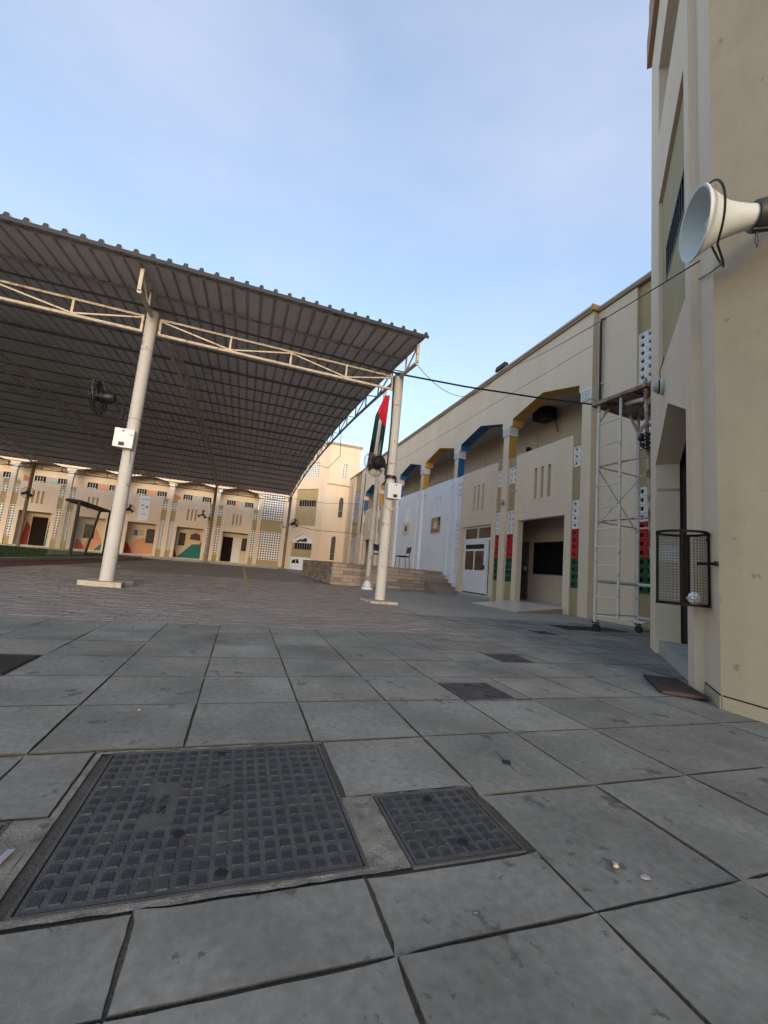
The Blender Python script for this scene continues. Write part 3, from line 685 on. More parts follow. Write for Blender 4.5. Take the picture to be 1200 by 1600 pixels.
b.prism([(6.32, p0, 5.3), (6.36, p0, 5.46), (6.48, p0, 5.54), (6.60, p0, 5.46), (6.64, p0, 5.3), (6.64, p0, 6.42), (6.32, p0, 6.42)], (0, .35, 0))
b.box(5.2, 6.32, p0, p0 + .35, 5.3, 6.42); b.box(6.64, 6.98, p0, p0 + .35, 5.3, 6.42)
b.box(5.35, 7.6, p1, p1 + .35, 6.42, 6.93); slitwall(6.93, 8.05, 5.35, 7.6, 6.30, 6.66, p1); b.box(5.35, 7.6, p1, p1 + .35, 8.05, 8.88); b.box(5.35, 7.6, p1 + .02, p1 + .35, 8.88, 8.92); b.box(5.35, 7.6, p1, p1 + .35, 8.92, 9.35)
b.box(7.26, 7.6, p1 + .35, 36, 6.42, 9.35); b.box(5.2, 7.26, p1 + .36, 36, 6.43, 6.6); b.box(2.96, 7.26, 32.2, 36, 7.0, 9.35)
b.build('wall', 'cream', ft)
b = MB(); b.box(0, D2 + .05, -.2, .06, 9.35, 9.53, 0, TD); b.box(5.33, 7.66, p1 - .06, p1 + .3, 9.35, 9.53); b.box(7.3, 7.66, p1 + .3, 36, 9.35, 9.53); b.build('cornice', 'cap_strip', ft)
barred_window(TD, ft, .9, 2.42, 1.5, 1.97, -.2, 6, bar='lampbody'); barred_window(TD, ft, .9, 2.42, 4.7, 5.15, -.2, 6, bar='lampbody')
for (x, z0, z1) in ((6.20, .9, 2.62), (6.48, 4.05, 5.5)):
    f = MB(); f.box(x - .16, x + .16, p0 + .12, p0 + .16, z0, z1); o = f.build('slit_window', 'glass', ft)
    f = MB()
    for q in (-.08, .0, .08): f.box(x + q - .006, x + q + .006, p0 + .09, p0 + .105, z0, z1)
    f.box(x - .16, x + .16, p0 + .07, p0 + .089, z0 + .45, z0 + .47); f.build('window_bars', 'lampbody', o)
    f = MB(); f.box(x - .18, x + .18, p0 - .03, p0 - .001, z0 - .06, z0 - .01); f.build('sill', 'cream', ft)
TG = lambda u, v, z: (u, p1 - v, z)
grid_blocks(TG, 6.305, 6.655, 6.935, 8.045, -.06, 2, 7, lambda r_: 'block', ft, False, True)
grid_blocks(TD, 1.005, 2.435, 6.935, 8.025, -.06, 9, 7, lambda r_: 'block', ft, False, True)
# black lettering-like emblem and painted shapes
def td_poly(name, mt, pts, v):
    q = MB(); q.prism([(u, v, z) for u, z in pts], (0, -.004, 0), 0, TD); return q.build(name, mt, ft)
td_poly('painted_emblem', 'bars', [(1.0, 2.0), (1.2, 2.16), (1.45, 2.26), (1.6, 2.2), (1.7, 2.3), (1.95, 2.34), (2.02, 2.16), (1.95, 2.04), (1.7, 2.08), (1.6, 2.02), (1.45, 2.12), (1.3, 2.02)], -.073)
td_poly('painted_shape', 'hole', [(.84, .45), (.92, .72), (1.02, .68), (1.12, .76), (1.2, .76), (1.2, .46)], -.043)
td_poly('painted_shape', 'hole', [(1.25, .46), (1.25, .78), (1.4, .76), (1.56, .48)], -.043)

# ------------------------------------------------------------------ stage
st = thing('stage', (4.8, 16, 0), 'raised stage faced with brown stone tiles in front of the white wall', 'stage')
b = MB(); b.box(2.82, 6.08, 13.22, 19.9, 0, .69); b.box(6.08, 6.94, 13.78, 19.9, 0, .69); b.build('core', 'stone_bed', st)
b = MB(); b.box(2.78, 6.10, 13.18, 19.92, .69, .725); b.box(6.10, 6.945, 13.76, 19.92, .69, .725); b.build('deck', 'stone', st)
tiles = []
def tile_run(n, at, swap):
    for c_ in range(6):
        p = -.2 * (c_ % 3) * 1.1; z0 = .006 + c_ * .114
        while p < n:
            ln_ = random.choice([.36, .45, .54]); a, e = max(p, 0), min(p + ln_, n)
            if e - a > .06:
                key = (round(e - a, 2), swap)
                q = MB(); h_ = (e - a) / 2 - .006
                if swap: q.box(-.012, .012, -h_, h_, .006, .108)
                else: q.box(-h_, h_, -.012, .012, .006, .108)
                if key not in slabmesh: slabmesh[key] = q.mesh('stone_tile', 'stone')
                pos = at((a + e) / 2, z0); pos = Vector(pos); j_ = random.uniform(-.004, .004)
                if swap: pos.x += j_
                else: pos.y += j_
                link('stone_tile', slabmesh[key], st, pos)
            p += ln_
tile_run(3.27, lambda u, z: (2.81 + u, 13.208, z), False)
tile_run(6.68, lambda u, z: (2.808, 13.22 + u, z), True)
for k in range(6):
    y0 = 12.42 + .26 * k
    b = MB(); b.box(6.05, 6.945, y0 + .015, 13.77 if k < 5 else y0 + .06, k * .12, k * .12 + .09); b.box(6.04, 6.948, y0, 13.775 if k < 5 else y0 + .06, k * .12 + .09, k * .12 + .12); b.build('step', 'stone', st)

def make_chair(loc, rz, label, seatm):
    t = thing('chair', loc, label, 'chair', 'chairs on the stage')
    def P(name, f, m_):
        q = MB(); f(q); o = q.build(name, m_, None, smooth=False); o.parent = t; return o
    for sx in (-1, 1):
        P('leg', lambda q: q.tube([(.21, sx * .2, 0), (.19, sx * .2, .43), (-.17, sx * .2, .43)], .012, 6), 'black')
        P('leg', lambda q: q.tube([(-.23, sx * .2, 0), (-.18, sx * .2, .43), (-.25, sx * .2, .84)], .012, 6), 'black')
    P('seat', lambda q: q.box(-.2, .2, -.2, .2, .435, .475), seatm)
    P('backrest', lambda q: q.hexa([(-.215, -.19, .58), (-.19, -.19, .58), (-.19, .19, .58), (-.215, .19, .58), (-.265, -.19, .82), (-.24, -.19, .82), (-.24, .19, .82), (-.265, .19, .82)]), seatm)
    t.rotation_euler.z = rz; return t
M['chairblue'] = mat('chair_navy', (0.02, 0.025, 0.06), .6, .1)
make_chair((5.88, 15.0, .725), R(180), 'black metal frame chair in full view against the white wall', 'black')
make_chair((5.02, 15.1, .725), R(-50), 'dark blue backed chair half hidden behind the canopy column', 'chairblue')
# posters on the white wall
for (y0, y1, z0, z1, lab, dark) in ((17.28, 18.1, 2.27, 2.82, 'pale gold poster with a small dark motif, farther along the white wall', 0), (14.24, 15.0, 2.2, 2.8, 'brown and gold poster with a dark upper corner, nearer on the white wall', 1)):
    t = thing('poster', (6.98, (y0 + y1) / 2, z0), lab, 'poster', 'posters on the white wall')
    q = MB(); q.box(6.975, 6.998, y0, y1, z0, z1); q.build('board', 'floor_tile' if not dark else 'gold', t)
    q = MB(); c_ = (y0 + y1) / 2; zc = (z0 + z1) / 2
    q.prism([(6.974, c_ - .14, zc - .12), (6.974, c_ + .12, zc - .15), (6.974, c_ + .16, zc + .02), (6.974, c_ + .04, zc + .16), (6.974, c_ - .1, zc + .1)], (-.002, 0, 0)); q.build('motif', 'mdark' if not dark else 'floor_tile', t)
    if dark:
        q = MB(); q.prism([(6.972, y0 + .02, z1 - .02), (6.972, y0 + .16, z1 - .02), (6.972, y0 + .05, z0 + .3), (6.972, y0 + .02, z0 + .3)], (-.002, 0, 0)); q.build('corner_print', 'hole', t)
        q = MB(); q.box(6.971, 6.973, y0 + .12, y1 - .05, z0 + .06, z0 + .09); q.build('caption_bar', 'bars', t)
    else:
        q = MB(); q.box(6.971, 6.973, c_ - .05, c_ + .06, zc - .1, zc + .06); q.build('print', 'bars', t)

# tiled ramp in front of the first bay
rm = thing('tiled_ramp', (6.2, 8.4, 0), 'low ramp of glossy beige tiles leading to the recess with the barred window', 'ramp')
q = MB(); q.hexa([(5.55, 7.46, -.03), (6.96, 7.72, -.03), (6.96, 9.55, -.03), (5.55, 9.28, -.03), (5.55, 7.46, .004), (6.96, 7.72, .112), (6.96, 9.55, .112), (5.55, 9.28, .004)]); q.build('base', 'tan', rm)
for i in range(4):
    for j in range(5):
        a0, a1 = i / 4 + .003, (i + 1) / 4 - .003; c0_, c1_ = j / 5 + .002, (j + 1) / 5 - .002
        def rp_(a, c): return Vector((5.55 + 1.4 * a, 7.46 + .26 * a + c * (1.82 + .01 * a), .005 + .108 * a))
        q = MB(); B_ = [rp_(a0, c0_), rp_(a1, c0_), rp_(a1, c1_), rp_(a0, c1_)]
        q.hexa(B_ + [p + Vector((0, 0, .007)) for p in B_]); q.build('floor_tile', 'floor_tile', rm)

# ------------------------------------------------------------------ canopy
cn = thing('shade_canopy', (-5, 18, 0), 'large open sided steel canopy with a ribbed grey roof over the court', 'canopy')
zr = lambda y: 5.66 - .0052 * (y - 18.3) ** 2
Y0, Y1 = 6.62, 29.1; RX = 2.73; RP = .225
b = MB(); NS = 24
prof = []
for k in range(5): prof += [(k * RP, 0), (k * RP + .168, 0), (k * RP + .174, .058), (k * RP + .216, .058)]
prof.append((5 * RP, 0))
for s_ in range(NS):
    ya, yb = Y0 + (Y1 - Y0) * s_ / NS, Y0 + (Y1 - Y0) * (s_ + 1) / NS
    for q in range(len(prof) - 1):
        (xa, ha), (xb, hb) = prof[q], prof[q + 1]
        b.face([(xa, ya, zr(ya) + ha), (xb, ya, zr(ya) + hb), (xb, yb, zr(yb) + hb), (xa, yb, zr(yb) + ha)])
sm_ = b.mesh('roof_sheet', 'sheet', fix=False)
nsh = 18
for k in range(nsh): link('roof_sheet', sm_, cn, (RX - (k + 1) * 5 * RP, 0, .0015 * (k % 2)))
LX = RX - nsh * 5 * RP
b = MB(); b.box(LX, RX + .02, Y0 - .012, Y0 - .002, zr(Y0) - .055, zr(Y0) + .004)
for k in range(nsh * 5):
    x = LX + k * RP; b.prism([(x + .15, Y0 - .012, zr(Y0) + .003), (x + .225, Y0 - .012, zr(Y0) + .003), (x + .212, Y0 - .012, zr(Y0) + .057), (x + .168, Y0 - .012, zr(Y0) + .057)], (0, .012, 0))
b.build('eave_trim', 'trim', cn)
COLX = [2.65, -1.97, -6.75, -11.45, -16.15]
y = 6.78; k = 0
while y < Y1:
    q = MB(); q.box(LX, RX - .02, y - .02, y + .02, zr(y) - (.032 if k % 5 != 4 else .06), zr(y) - .004)
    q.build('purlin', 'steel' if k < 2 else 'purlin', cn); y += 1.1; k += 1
# sloping trusses
ys = [6.85, 7.45, 8.3, 9.3, 10.4, 11.5, 12.6, 13.7, 14.8, 15.9, 17.0, 18.1, 19.2, 20.3, 21.4, 22.5, 23.6, 24.7, 25.8, 26.9, 27.8, 28.8]
for X_ in COLX:
    tr = MB(); tr.tube([(X_, yy, zr(yy) - .11) for yy in ys], .03, 6); tr = tr.build('roof_truss', 'steel', cn, smooth=True)
    q = MB(); q.tube([(X_, yy, zr(yy) - .47) for yy in ys], .036, 8); q.build('bottom_chord', 'steel', tr, smooth=True)
    for i, yy in enumerate(ys):
        q = MB(); q.bar((X_, yy, zr(yy) - .46), (X_, yy, zr(yy) - .12), .028 if i else .05); q.build('web_post', 'steel', tr)
        if i < len(ys) - 1:
            y2 = ys[i + 1]; a, c_ = (.46, .12) if i % 2 else (.12, .46)
            q = MB(); q.bar((X_, yy, zr(yy) - a), (X_, y2, zr(y2) - c_), .024); q.build('web_diagonal', 'steel', tr)
# trusses between columns and the columns
for yc, m_, rr in ((7.8, 'steel', .028), (27.8, 'darksteel', .022)):
    z0, z1 = (4.33, 4.61) if yc < 10 else (4.42, 4.72)
    for i in range(4):
        xa, xb = COLX[i + 1] + .12, COLX[i] - .12
        q = MB(); q.tube([(xa, yc, z1), (xb, yc, z1)], rr * .8, 6); tr = q.build('front_truss' if yc < 10 else 'rear_truss', m_, cn)
        q = MB(); q.tube([(xa, yc, z0), (xb, yc, z0)], rr, 8); q.build('bottom_chord', m_, tr)
        px = [xa + .02, xa + (xb - xa) * .27, xa + (xb - xa) * .52, xa + (xb - xa) * .77, xb - .02]
        for j, x in enumerate(px):
            q = MB(); q.bar((x, yc, z0), (x, yc, z1), .035); q.build('web_post', m_, tr)
            if j < 4:
                za, zb = (z1 - .03, z0 + .03) if j % 2 == 0 else (z0 + .03, z1 - .03)
                q = MB(); q.bar((x, yc, za), (px[j + 1], yc, zb), .026); q.build('web_diagonal', m_, tr)
    for X_ in COLX:
        q = MB(); r_ = .096 if yc < 10 else .085
        hh = 4.70 if yc < 10 else 4.76
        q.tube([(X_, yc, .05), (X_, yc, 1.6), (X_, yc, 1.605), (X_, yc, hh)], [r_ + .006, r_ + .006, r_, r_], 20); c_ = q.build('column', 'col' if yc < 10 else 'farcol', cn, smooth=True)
        q = MB(); q.lathe([(r_ + .0015, 0), (r_ + .003, .004), (r_ + .0015, .008)], (X_, yc, 3.98), (0, 0, 1), 20); q.lathe([(r_ + .0015, 0), (r_ + .003, .004), (r_ + .0015, .008)], (X_, yc, 2.75), (0, .05, 1), 20); q.build('weld_joint', 'darksteel', c_)
        q = MB()
        if yc < 10:
            n_ = 14; pts = []
            for j in range(n_):
                a = 2 * math.pi * j / n_; rad = .27 + .13 * random.random(); pts.append((X_ + rad * max(-.85, min(.85, math.cos(a) * 1.2)), yc + rad * max(-.85, min(.85, math.sin(a) * 1.2)), -.01))
            q.prism(pts, (0, 0, .085 if X_ < 0 else .05))
        else: q.box(X_ - .25, X_ + .25, yc - .25, yc + .25, -.01, .05)
        q.build('footing', 'pad' if yc < 10 else 'darksteel', c_)

# ------------------------------------------------------------------ fans
def make_fan(c, ax, arm, label, r_=.29, cage='black', hub=.10):
    c = Vector(c); ax = Vector(ax).normalized(); t = thing('wall_fan', c, label, 'fan', 'fans on the canopy columns')
    u = ax.cross(Vector((0, 0, 1))).normalized(); v = ax.cross(u)
    circ = lambda rad, h, n_=28: [c + ax * h + (u * math.cos(2 * math.pi * j / n_) + v * math.sin(2 * math.pi * j / n_)) * rad for j in range(n_)]
    q = MB()
    for rad, h in ((r_, .0), (r_ * .98, .05), (r_ * .98, -.05), (r_ * .7, .085), (r_ * .4, .1), (r_ * .7, -.085), (r_ * .4, -.1)): q.tube(circ(rad, h), .0025 if h else .008, 5, closed=True)
    for j in range(22):
        a = 2 * math.pi * j / 22; d = u * math.cos(a) + v * math.sin(a)
        q.tube([c + d * r_ * .2 + ax * .1, c + d * r_ * .7 + ax * .085, c + d * r_ * .98 + ax * .05, c + d * r_ * .98 - ax * .05, c + d * r_ * .7 - ax * .085, c + d * r_ * .2 - ax * .1], .0018 if cage != 'black' else .0035, 3)
    q.build('cage', cage, t, fix=False)
    for j in range(3):
        a = 2 * math.pi * j / 3 + .4; d = u * math.cos(a) + v * math.sin(a); e = ax.cross(d); q = MB()
        P = [c + d * .05 - e * .03 + ax * .01, c + d * r_ * .85 - e * r_ * .30 + ax * .03, c + d * r_ * .9 + e * r_ * .28 - ax * .03, c + d * .05 + e * .03 - ax * .01]
        q.hexa([p - ax * .003 for p in P] + [p + ax * .003 for p in P]); q.build('blade', 'black', t)
    q = MB(); q.lathe([(.0, .05), (hub * .6, .05), (hub * .7, .0), (hub, -.05), (hub, -.2), (hub * .8, -.24), (0, -.24)], c, ax, 16); q.build('motor', 'black', t, smooth=True)
    q = MB(); q.tube([c - ax * .2, c - ax * .24 - Vector((0, 0, .08)), Vector(arm)], .022, 8); q.tube([Vector(arm) + Vector((0, 0, .1)), Vector(arm) - Vector((0, 0, .14))], .03, 8); q.build('bracket', 'black', t)
    return t
make_fan((-2.53, 7.75, 3.02), (-1, -.02, -.12), (-2.17, 7.8, 2.86), 'black fan hanging edge on beside the front left column', .29)
make_fan((2.33, 8.0, 2.74), (-.45, .85, -.25), (2.55, 7.84, 2.66), 'black fan seen from behind on the front right column below the flag', .25, 'farcol', .135)
make_fan((-2.5, 27.35, 2.9), (-.25, -1, -.1), (-2.1, 27.75, 2.75), 'white caged fan on the middle rear column before the teal mural', .33, 'alu', .08)
make_fan((-11.3, 27.35, 3.0), (.6, -1, -.1), (-11.42, 27.75, 2.85), 'dark fan on the leftmost rear column before the slit parapet', .30)
make_fan((3.05, 27.5, 3.05), (.4, -1, 0), (2.7, 27.75, 2.95), 'dark fan on the right rear column beside the far tower', .30)
make_fan((-6.4, 27.4, 2.75), (.5, -1, 0), (-6.7, 27.75, 2.65), 'dark fan half hidden behind the front left column', .28)

# horn speakers on the rear right column
for (c_, ax, lab, s_) in (((2.25, 27.5, 2.75), (-1, -.35, -.05), 'small white horn speaker on the rear right column', .8),):
    t = thing('horn_speaker', c_, lab, 'loudspeaker'); q = MB()
    q.lathe([(.24 * s_, .0), (.16 * s_, -.08 * s_), (.09 * s_, -.22 * s_), (.06 * s_, -.36 * s_), (.0, -.37 * s_)], c_, ax, 18); q.build('horn', 'horn', t, smooth=True, fix=False)
    q = MB(); q.bar(Vector(c_) - Vector(ax).normalized() * .3, (2.6, 27.8, 2.75), .04); q.build('bracket', 'horn_dark', t)

# ------------------------------------------------------------------ switch boxes on the front columns
for (x0, x1, z0, z1, y_, lab) in ((-2.17, -1.89, 2.22, 2.53, 7.64, 'white breaker box on the front left column'), (2.55, 2.83, 2.03, 2.34, 7.64, 'white breaker box on the front right column near the flagpole')):
    t = thing('breaker_box', ((x0 + x1) / 2, y_, z0), lab, 'switch box', 'breaker boxes on the columns')
    q = MB(); q.box(x0, x1, y_ - .05, y_ + .05, z0, z1); q.build('cover', 'box', t)
    sx = x0 + .08 if x0 < 0 else x1 - .16
    q = MB(); q.box(sx, sx + .08, y_ - .056, y_ - .05, z0 + .025, z0 + .085); q.build('breaker', 'bars', t)
    q = MB(); q.box(sx + .03, sx + .055, y_ - .054, y_ - .05, z1 - .05, z1 - .025); q.build('lock', 'bars', t)
    if x0 < 0: q = MB(); q.box(x1 - .05, x1 - .012, y_ - .053, y_ - .05, z1 - .10, z1 - .085); q.build('warning_sticker', 'fred', t)
    q = MB(); q.tube([(x0 - .01, y_ + .03, z0), (x0 + .02, y_ + .03, z0 - .16), ((x0 + x1) / 2, y_ + .03, z0 - .23), (x1 - .06, y_ + .03, z0 - .14), (x1 - .05, y_ + .02, z0)] if x0 > 0 else [(x1 - .05, y_ + .02, z0), (x1 - .03, y_ + .05, z0 - .15), (x1 - .05, y_ + .1, z0 - .3)], .008, 6); q.build('cable', 'lampbody', t)
q = MB(); q.tube([(2.52, 7.76, 4.6), (2.535, 7.72, 3.6), (2.53, 7.72, 2.35)], .014, 6); tag(q.build('column_cable', 'wire', None), 'black cable running down the left side of the front right column', 'cable')
q = MB(); q.lathe([(.115, 0), (.115, .07)], (2.65, 7.8, 2.44), (0, 0, 1), 20); tag(q.build('column_strap', 'black', None), 'black strap around the front right column above its breaker box', 'strap')

# ------------------------------------------------------------------ flagpole and flag
fp = thing('flagpole', (3.63, 11.94, 0), 'slim pale flagpole standing in front of the stage', 'flagpole')
q = MB(); q.tube([(3.63, 11.94, .05), (3.63, 11.94, 2.2), (3.63, 11.94, 2.21), (3.63, 11.94, 6.25)], [.075, .068, .06, .05], 16); q.build('pole', 'col', fp, smooth=True)
q = MB(); q.lathe([(0, 0), (.17, 0), (.17, .05), (.15, .08), (.10, .20), (.076, .24)], (3.63, 11.94, 0), (0, 0, 1), 20); q.build('base', 'alu', fp, smooth=True)
q = MB()
for j in range(4): q.tube([(3.63 + .14 * math.cos(j * 1.57 + .6), 11.94 + .14 * math.sin(j * 1.57 + .6), .03), (3.63 + .14 * math.cos(j * 1.57 + .6), 11.94 + .14 * math.sin(j * 1.57 + .6), .11)], .02, 6)
q.build('bolt', 'bars', fp)
q = MB(); q.lathe([(.066, 0), (.072, .02), (.066, .04)], (3.63, 11.94, 1.42), (0, 0, 1), 16); q.build('cleat_ring', 'bars', fp)
fl = MB(); nu, nv = 26, 40
def fpt(a, t_):
    wd = .15 + .21 * min(1, t_ * 3.2) + .03 * t_
    z = 6.0 - 2.35 * t_
    x = 3.73 - wd * (1 - a) * 1.0 + (.03 - .12 * t_) 
    yv = 11.82 + .055 * math.sin(a * 15 + t_ * 2.2) * min(1, .3 + t_ * 2) + .03 * math.sin(a * 6 - t_ * 4)
    return (x, yv, z - .10 * math.sin(a * 3) * t_)
for i in range(nu):
    for j in range(nv):
        a = (i + .5) / nu; t_ = (j + .5) / nv
        red = t_ < .23 + .20 * a
        k = 0 if red else (2 if a < .30 else (3 if a < .38 else 1) if a < .62 else 2)
        if not red and t_ > .66 and a < .40: k = 3
        fl.face([fpt(i / nu, j / nv), fpt((i + 1) / nu, j / nv), fpt((i + 1) / nu, (j + 1) / nv), fpt(i / nu, (j + 1) / nv)], k)
tag(fl.build('flag', ['fred', 'fwhite', 'fgreen', 'fblack'], None, smooth=True, fix=False), 'limp red, white, green and black flag hanging folded from its pole', 'flag')

# ------------------------------------------------------------------ scaffold tower on casters
sc = thing('scaffold_tower', (5.7, 4.75, 0), 'narrow white steel scaffold tower on casters with a rusty platform', 'scaffold')
A_, B_, C_, D_, E_ = (5.2, 5.08), (5.215, 4.68), (6.13, 5.14), (5.25, 4.30), (6.18, 4.36)
def leg(p, z0, z1, m_='steelwhite', r_=.024):
    q = MB(); q.tube([(*p, z0), (*p, z1)], r_, 8); return q.build('leg', m_, sc)
M['steelwhite'] = mat('worn_white_steel', (0.62, 0.59, 0.55), .6, .08, 6, .15, 120, stains=[((.22, .09, .045), 10, .58, .68, .8)])
M['steelrust'] = mat('rusty_steel', (0.48, 0.40, 0.35), .7, .12, 6, .2, 120, stains=[((.17, .055, .028), 6, .42, .56, .9)])
M['plank'] = mat('rusty_platform', (0.30, 0.24, 0.21), .8, .15, 5, .2, 90, stains=[((.15, .06, .035), 4, .48, .62, .8)])
leg(A_, .14, 3.66); leg(C_, .14, 3.6); q = MB(); q.tube([(5.40, 4.27, .14), (*D_, 3.75)], .026, 8); q.build('leg', 'steelrust', sc); leg(E_, .14, 3.6)
q = MB(); q.tube([(*B_, .24), (*B_, 3.62)], .02, 8); q.build('ladder_post', 'steelwhite', sc)
for z in (.52, 1.0, 1.28, 1.56, 1.90, 2.24, 2.90, 3.26):
    q = MB(); q.tube([(*A_, z), (*B_, z)], .013, 6); q.build('rung', 'steelwhite', sc)
def rail(a, b_, za, zb, r_=.013, m_='steelwhite'):
    q = MB(); q.tube([(*a, za), (*b_, zb)], r_, 6); q.build('brace', m_, sc)
rail(A_, D_, .24, .24, .016); rail(A_, C_, .26, .26, .012); rail(D_, E_, .25, .25); rail(C_, E_, .24, .24, .02)
rail(A_, C_, .76, .76, .03); rail(C_, E_, .76, .76, .028)
for z in (1.68, 2.56): rail(A_, D_, z, z, .013, 'steelrust'); rail(A_, C_, z, z); rail(C_, E_, z, z); rail(D_, E_, z, z)
rail(A_, C_, 2.54, 1.58, .012); rail(A_, C_, 1.62, 2.5, .012)
PZ = 3.62
q = MB(); q.prism([(5.13, 5.15, PZ), (5.20, 4.24, PZ), (6.25, 4.28, PZ), (6.2, 5.22, PZ)], (0, 0, .025)); pl = q.build('platform', 'plank', sc)
for (a, b_) in (((5.13, 5.15), (5.20, 4.24)), ((5.20, 4.24), (6.25, 4.28)), ((6.25, 4.28), (6.2, 5.22)), ((6.2, 5.22), (5.13, 5.15)), ((5.13, 5.15), (6.25, 4.28)), ((5.2, 4.24), (6.2, 5.22)), ((5.16, 4.8), (6.22, 4.75)), ((5.16, 4.5), (6.22, 4.5))):
    q = MB(); q.bar((*a, PZ - .02), (*b_, PZ - .02), .035, .035); q.build('joist', 'plank', pl)
for (c_, ds) in ((A_, ((.22, .02),)), (C_, ((-.22, -.02), (.01, -.25))), (D_, ((.2, .0),)), (E_, ((.0, .2),))):
    for d in ds: q = MB(); q.bar((c_[0], c_[1], PZ - .32), (c_[0] + d[0], c_[1] + d[1], PZ - .03), .035); q.build('corner_brace', 'steelwhite', sc)
q = MB(); q.tube([(5.27, 4.33, PZ - .18), (5.45, 4.78, PZ - .04)], .03, 8); q.build('tube_light', 'alu', sc)
for c_ in (A_, C_, (5.42, 4.25), E_):
    q = MB(); q.lathe([(.0, -.02), (.055, -.02), (.06, -.012), (.06, .012), (.055, .02), (0, .02)], (c_[0] + .01, c_[1] - .02, .06), (1, .3, 0), 16); w_ = q.build('caster', 'black', sc, smooth=True)
    q = MB(); q.box(c_[0] - .035, c_[0] + .045, c_[1] - .045, c_[1] + .02, .125, .14); q.tube([(c_[0] - .07, c_[1], .14), (c_[0] + .08, c_[1], .135)], .008, 5); q.build('fork', 'bars', w_)
fd = thing('floodlight', (5.18, 4.24, 2.75), 'black framed floodlight clamped to the rusty leg of the scaffold', 'light')
q = MB(); c_ = Vector((5.16, 4.22, 2.75)); ex = Vector((.95, .2, 0)).normalized(); ez = Vector((0, 0, 1)); ey = ex.cross(ez)
def pt(a, b_, d): return c_ + ex * a + ez * b_ + ey * d
for (a, b_) in (((-.08, -.09), (.08, -.09)), ((-.08, .09), (.08, .09)), ((-.08, -.09), (-.08, .09)), ((.08, -.09), (.08, .09)), ((-.08, .035), (.08, .035)), ((.0, -.09), (.0, .09)), ((-.08, -.04), (.08, -.04))):
    for d in (-.02, .05): q.bar(pt(*a, d), pt(*b_, d), .014)
for a in ((-.08, -.09), (.08, -.09), (-.08, .09), (.08, .09)): q.bar(pt(*a, -.02), pt(*a, .05), .014)
q.build('frame', 'bars', fd)
q = MB(); q.bar(pt(-.08, 0, .0), pt(-.15, .02, .0), .05); q.build('clamp', 'bars', fd)

# ------------------------------------------------------------------ wire litter bin
BC = (2.912, 2.098); BRD = .15; z0, z1 = .60, 1.09
bn = thing('litter_bin', (*BC, z0), 'dark wire mesh litter basket hung beside the tower doorway', 'bin')
ring = lambda rad, z, n_=32: [(BC[0] + rad * math.cos(2 * math.pi * j / n_), BC[1] + rad * math.sin(2 * math.pi * j / n_), z) for j in range(n_)]
q = MB()
q.lathe([(BRD - .003, -.009), (BRD + .003, -.009), (BRD + .003, .009), (BRD - .003, .009), (BRD - .003, -.009)], (*BC, z1), (0, 0, 1), 36); q.build('rim', 'mesh', bn)
q = MB(); q.lathe([(BRD - .003, -.009), (BRD + .003, -.009), (BRD + .003, .009), (BRD - .003, .009), (BRD - .003, -.009)], (*BC, z0), (0, 0, 1), 36); q.build('base_ring', 'mesh', bn)
q = MB()
for j in range(46):
    a = 2 * math.pi * j / 46; q.tube([(BC[0] + BRD * math.cos(a), BC[1] + BRD * math.sin(a), z0), (BC[0] + BRD * math.cos(a), BC[1] + BRD * math.sin(a), z1)], .0009, 3, cap=False)
for j in range(1, 26): q.tube(ring(BRD, z0 + (z1 - z0) * j / 26), .0009, 3, closed=True)
for j in range(-8, 9):
    h = math.sqrt(max(0, 1 - (j / 9) ** 2)) * BRD; q.tube([(BC[0] - h, BC[1] + BRD * j / 9, z0), (BC[0] + h, BC[1] + BRD * j / 9, z0)], .0011, 3, cap=False); q.tube([(BC[0] + BRD * j / 9, BC[1] - h, z0), (BC[0] + BRD * j / 9, BC[1] + h, z0)], .0011, 3, cap=False)
q.build('wire_mesh', 'mesh', bn, fix=False)
for a in (215, 20, 110, 300):
    x, y = BC[0] + BRD * math.cos(R(a)), BC[1] + BRD * math.sin(R(a)); q = MB(); q.bar((x, y, z0), (x, y, z1), .009, .013); q.build('upright', 'mesh', bn)
q = MB(); q.bar((BC[0] - .05, BC[1] - .14, .875), (2.865, 1.84, .875), .012, .018); q.tube([(2.85, 1.835, .89), (2.85, 1.835, .86)], .012, 6); q.build('wall_arm', 'mesh', bn)
q = MB(); q.bar((BC[0] + .1, BC[1] - .1, 1.05), (3.06, 1.99, 1.05), .012, .02); q.build('wall_arm', 'mesh', bn)
q = MB(); n_ = 7
for i in range(n_):
    for j in range(12):
        def bp(i, j):
            a = 2 * math.pi * (j % 12) / 12; e = i / n_ * math.pi; k = .036 * (1 + .4 * math.sin(5 * a + 3 * i) * math.sin(e))
            return (BC[0] + .03 + k * math.sin(e) * math.cos(a), BC[1] - .06 + k * math.sin(e) * math.sin(a), z0 + .045 - .037 * math.cos(e) * (1 + .2 * math.sin(3 * a)))
        q.face([bp(i, j), bp(i, j + 1), bp(i + 1, j + 1), bp(i + 1, j)])
tag(q.build('litter_bag', 'bag', None, fix=False), 'crumpled pale plastic bag lying at the bottom of the wire basket', 'bag')

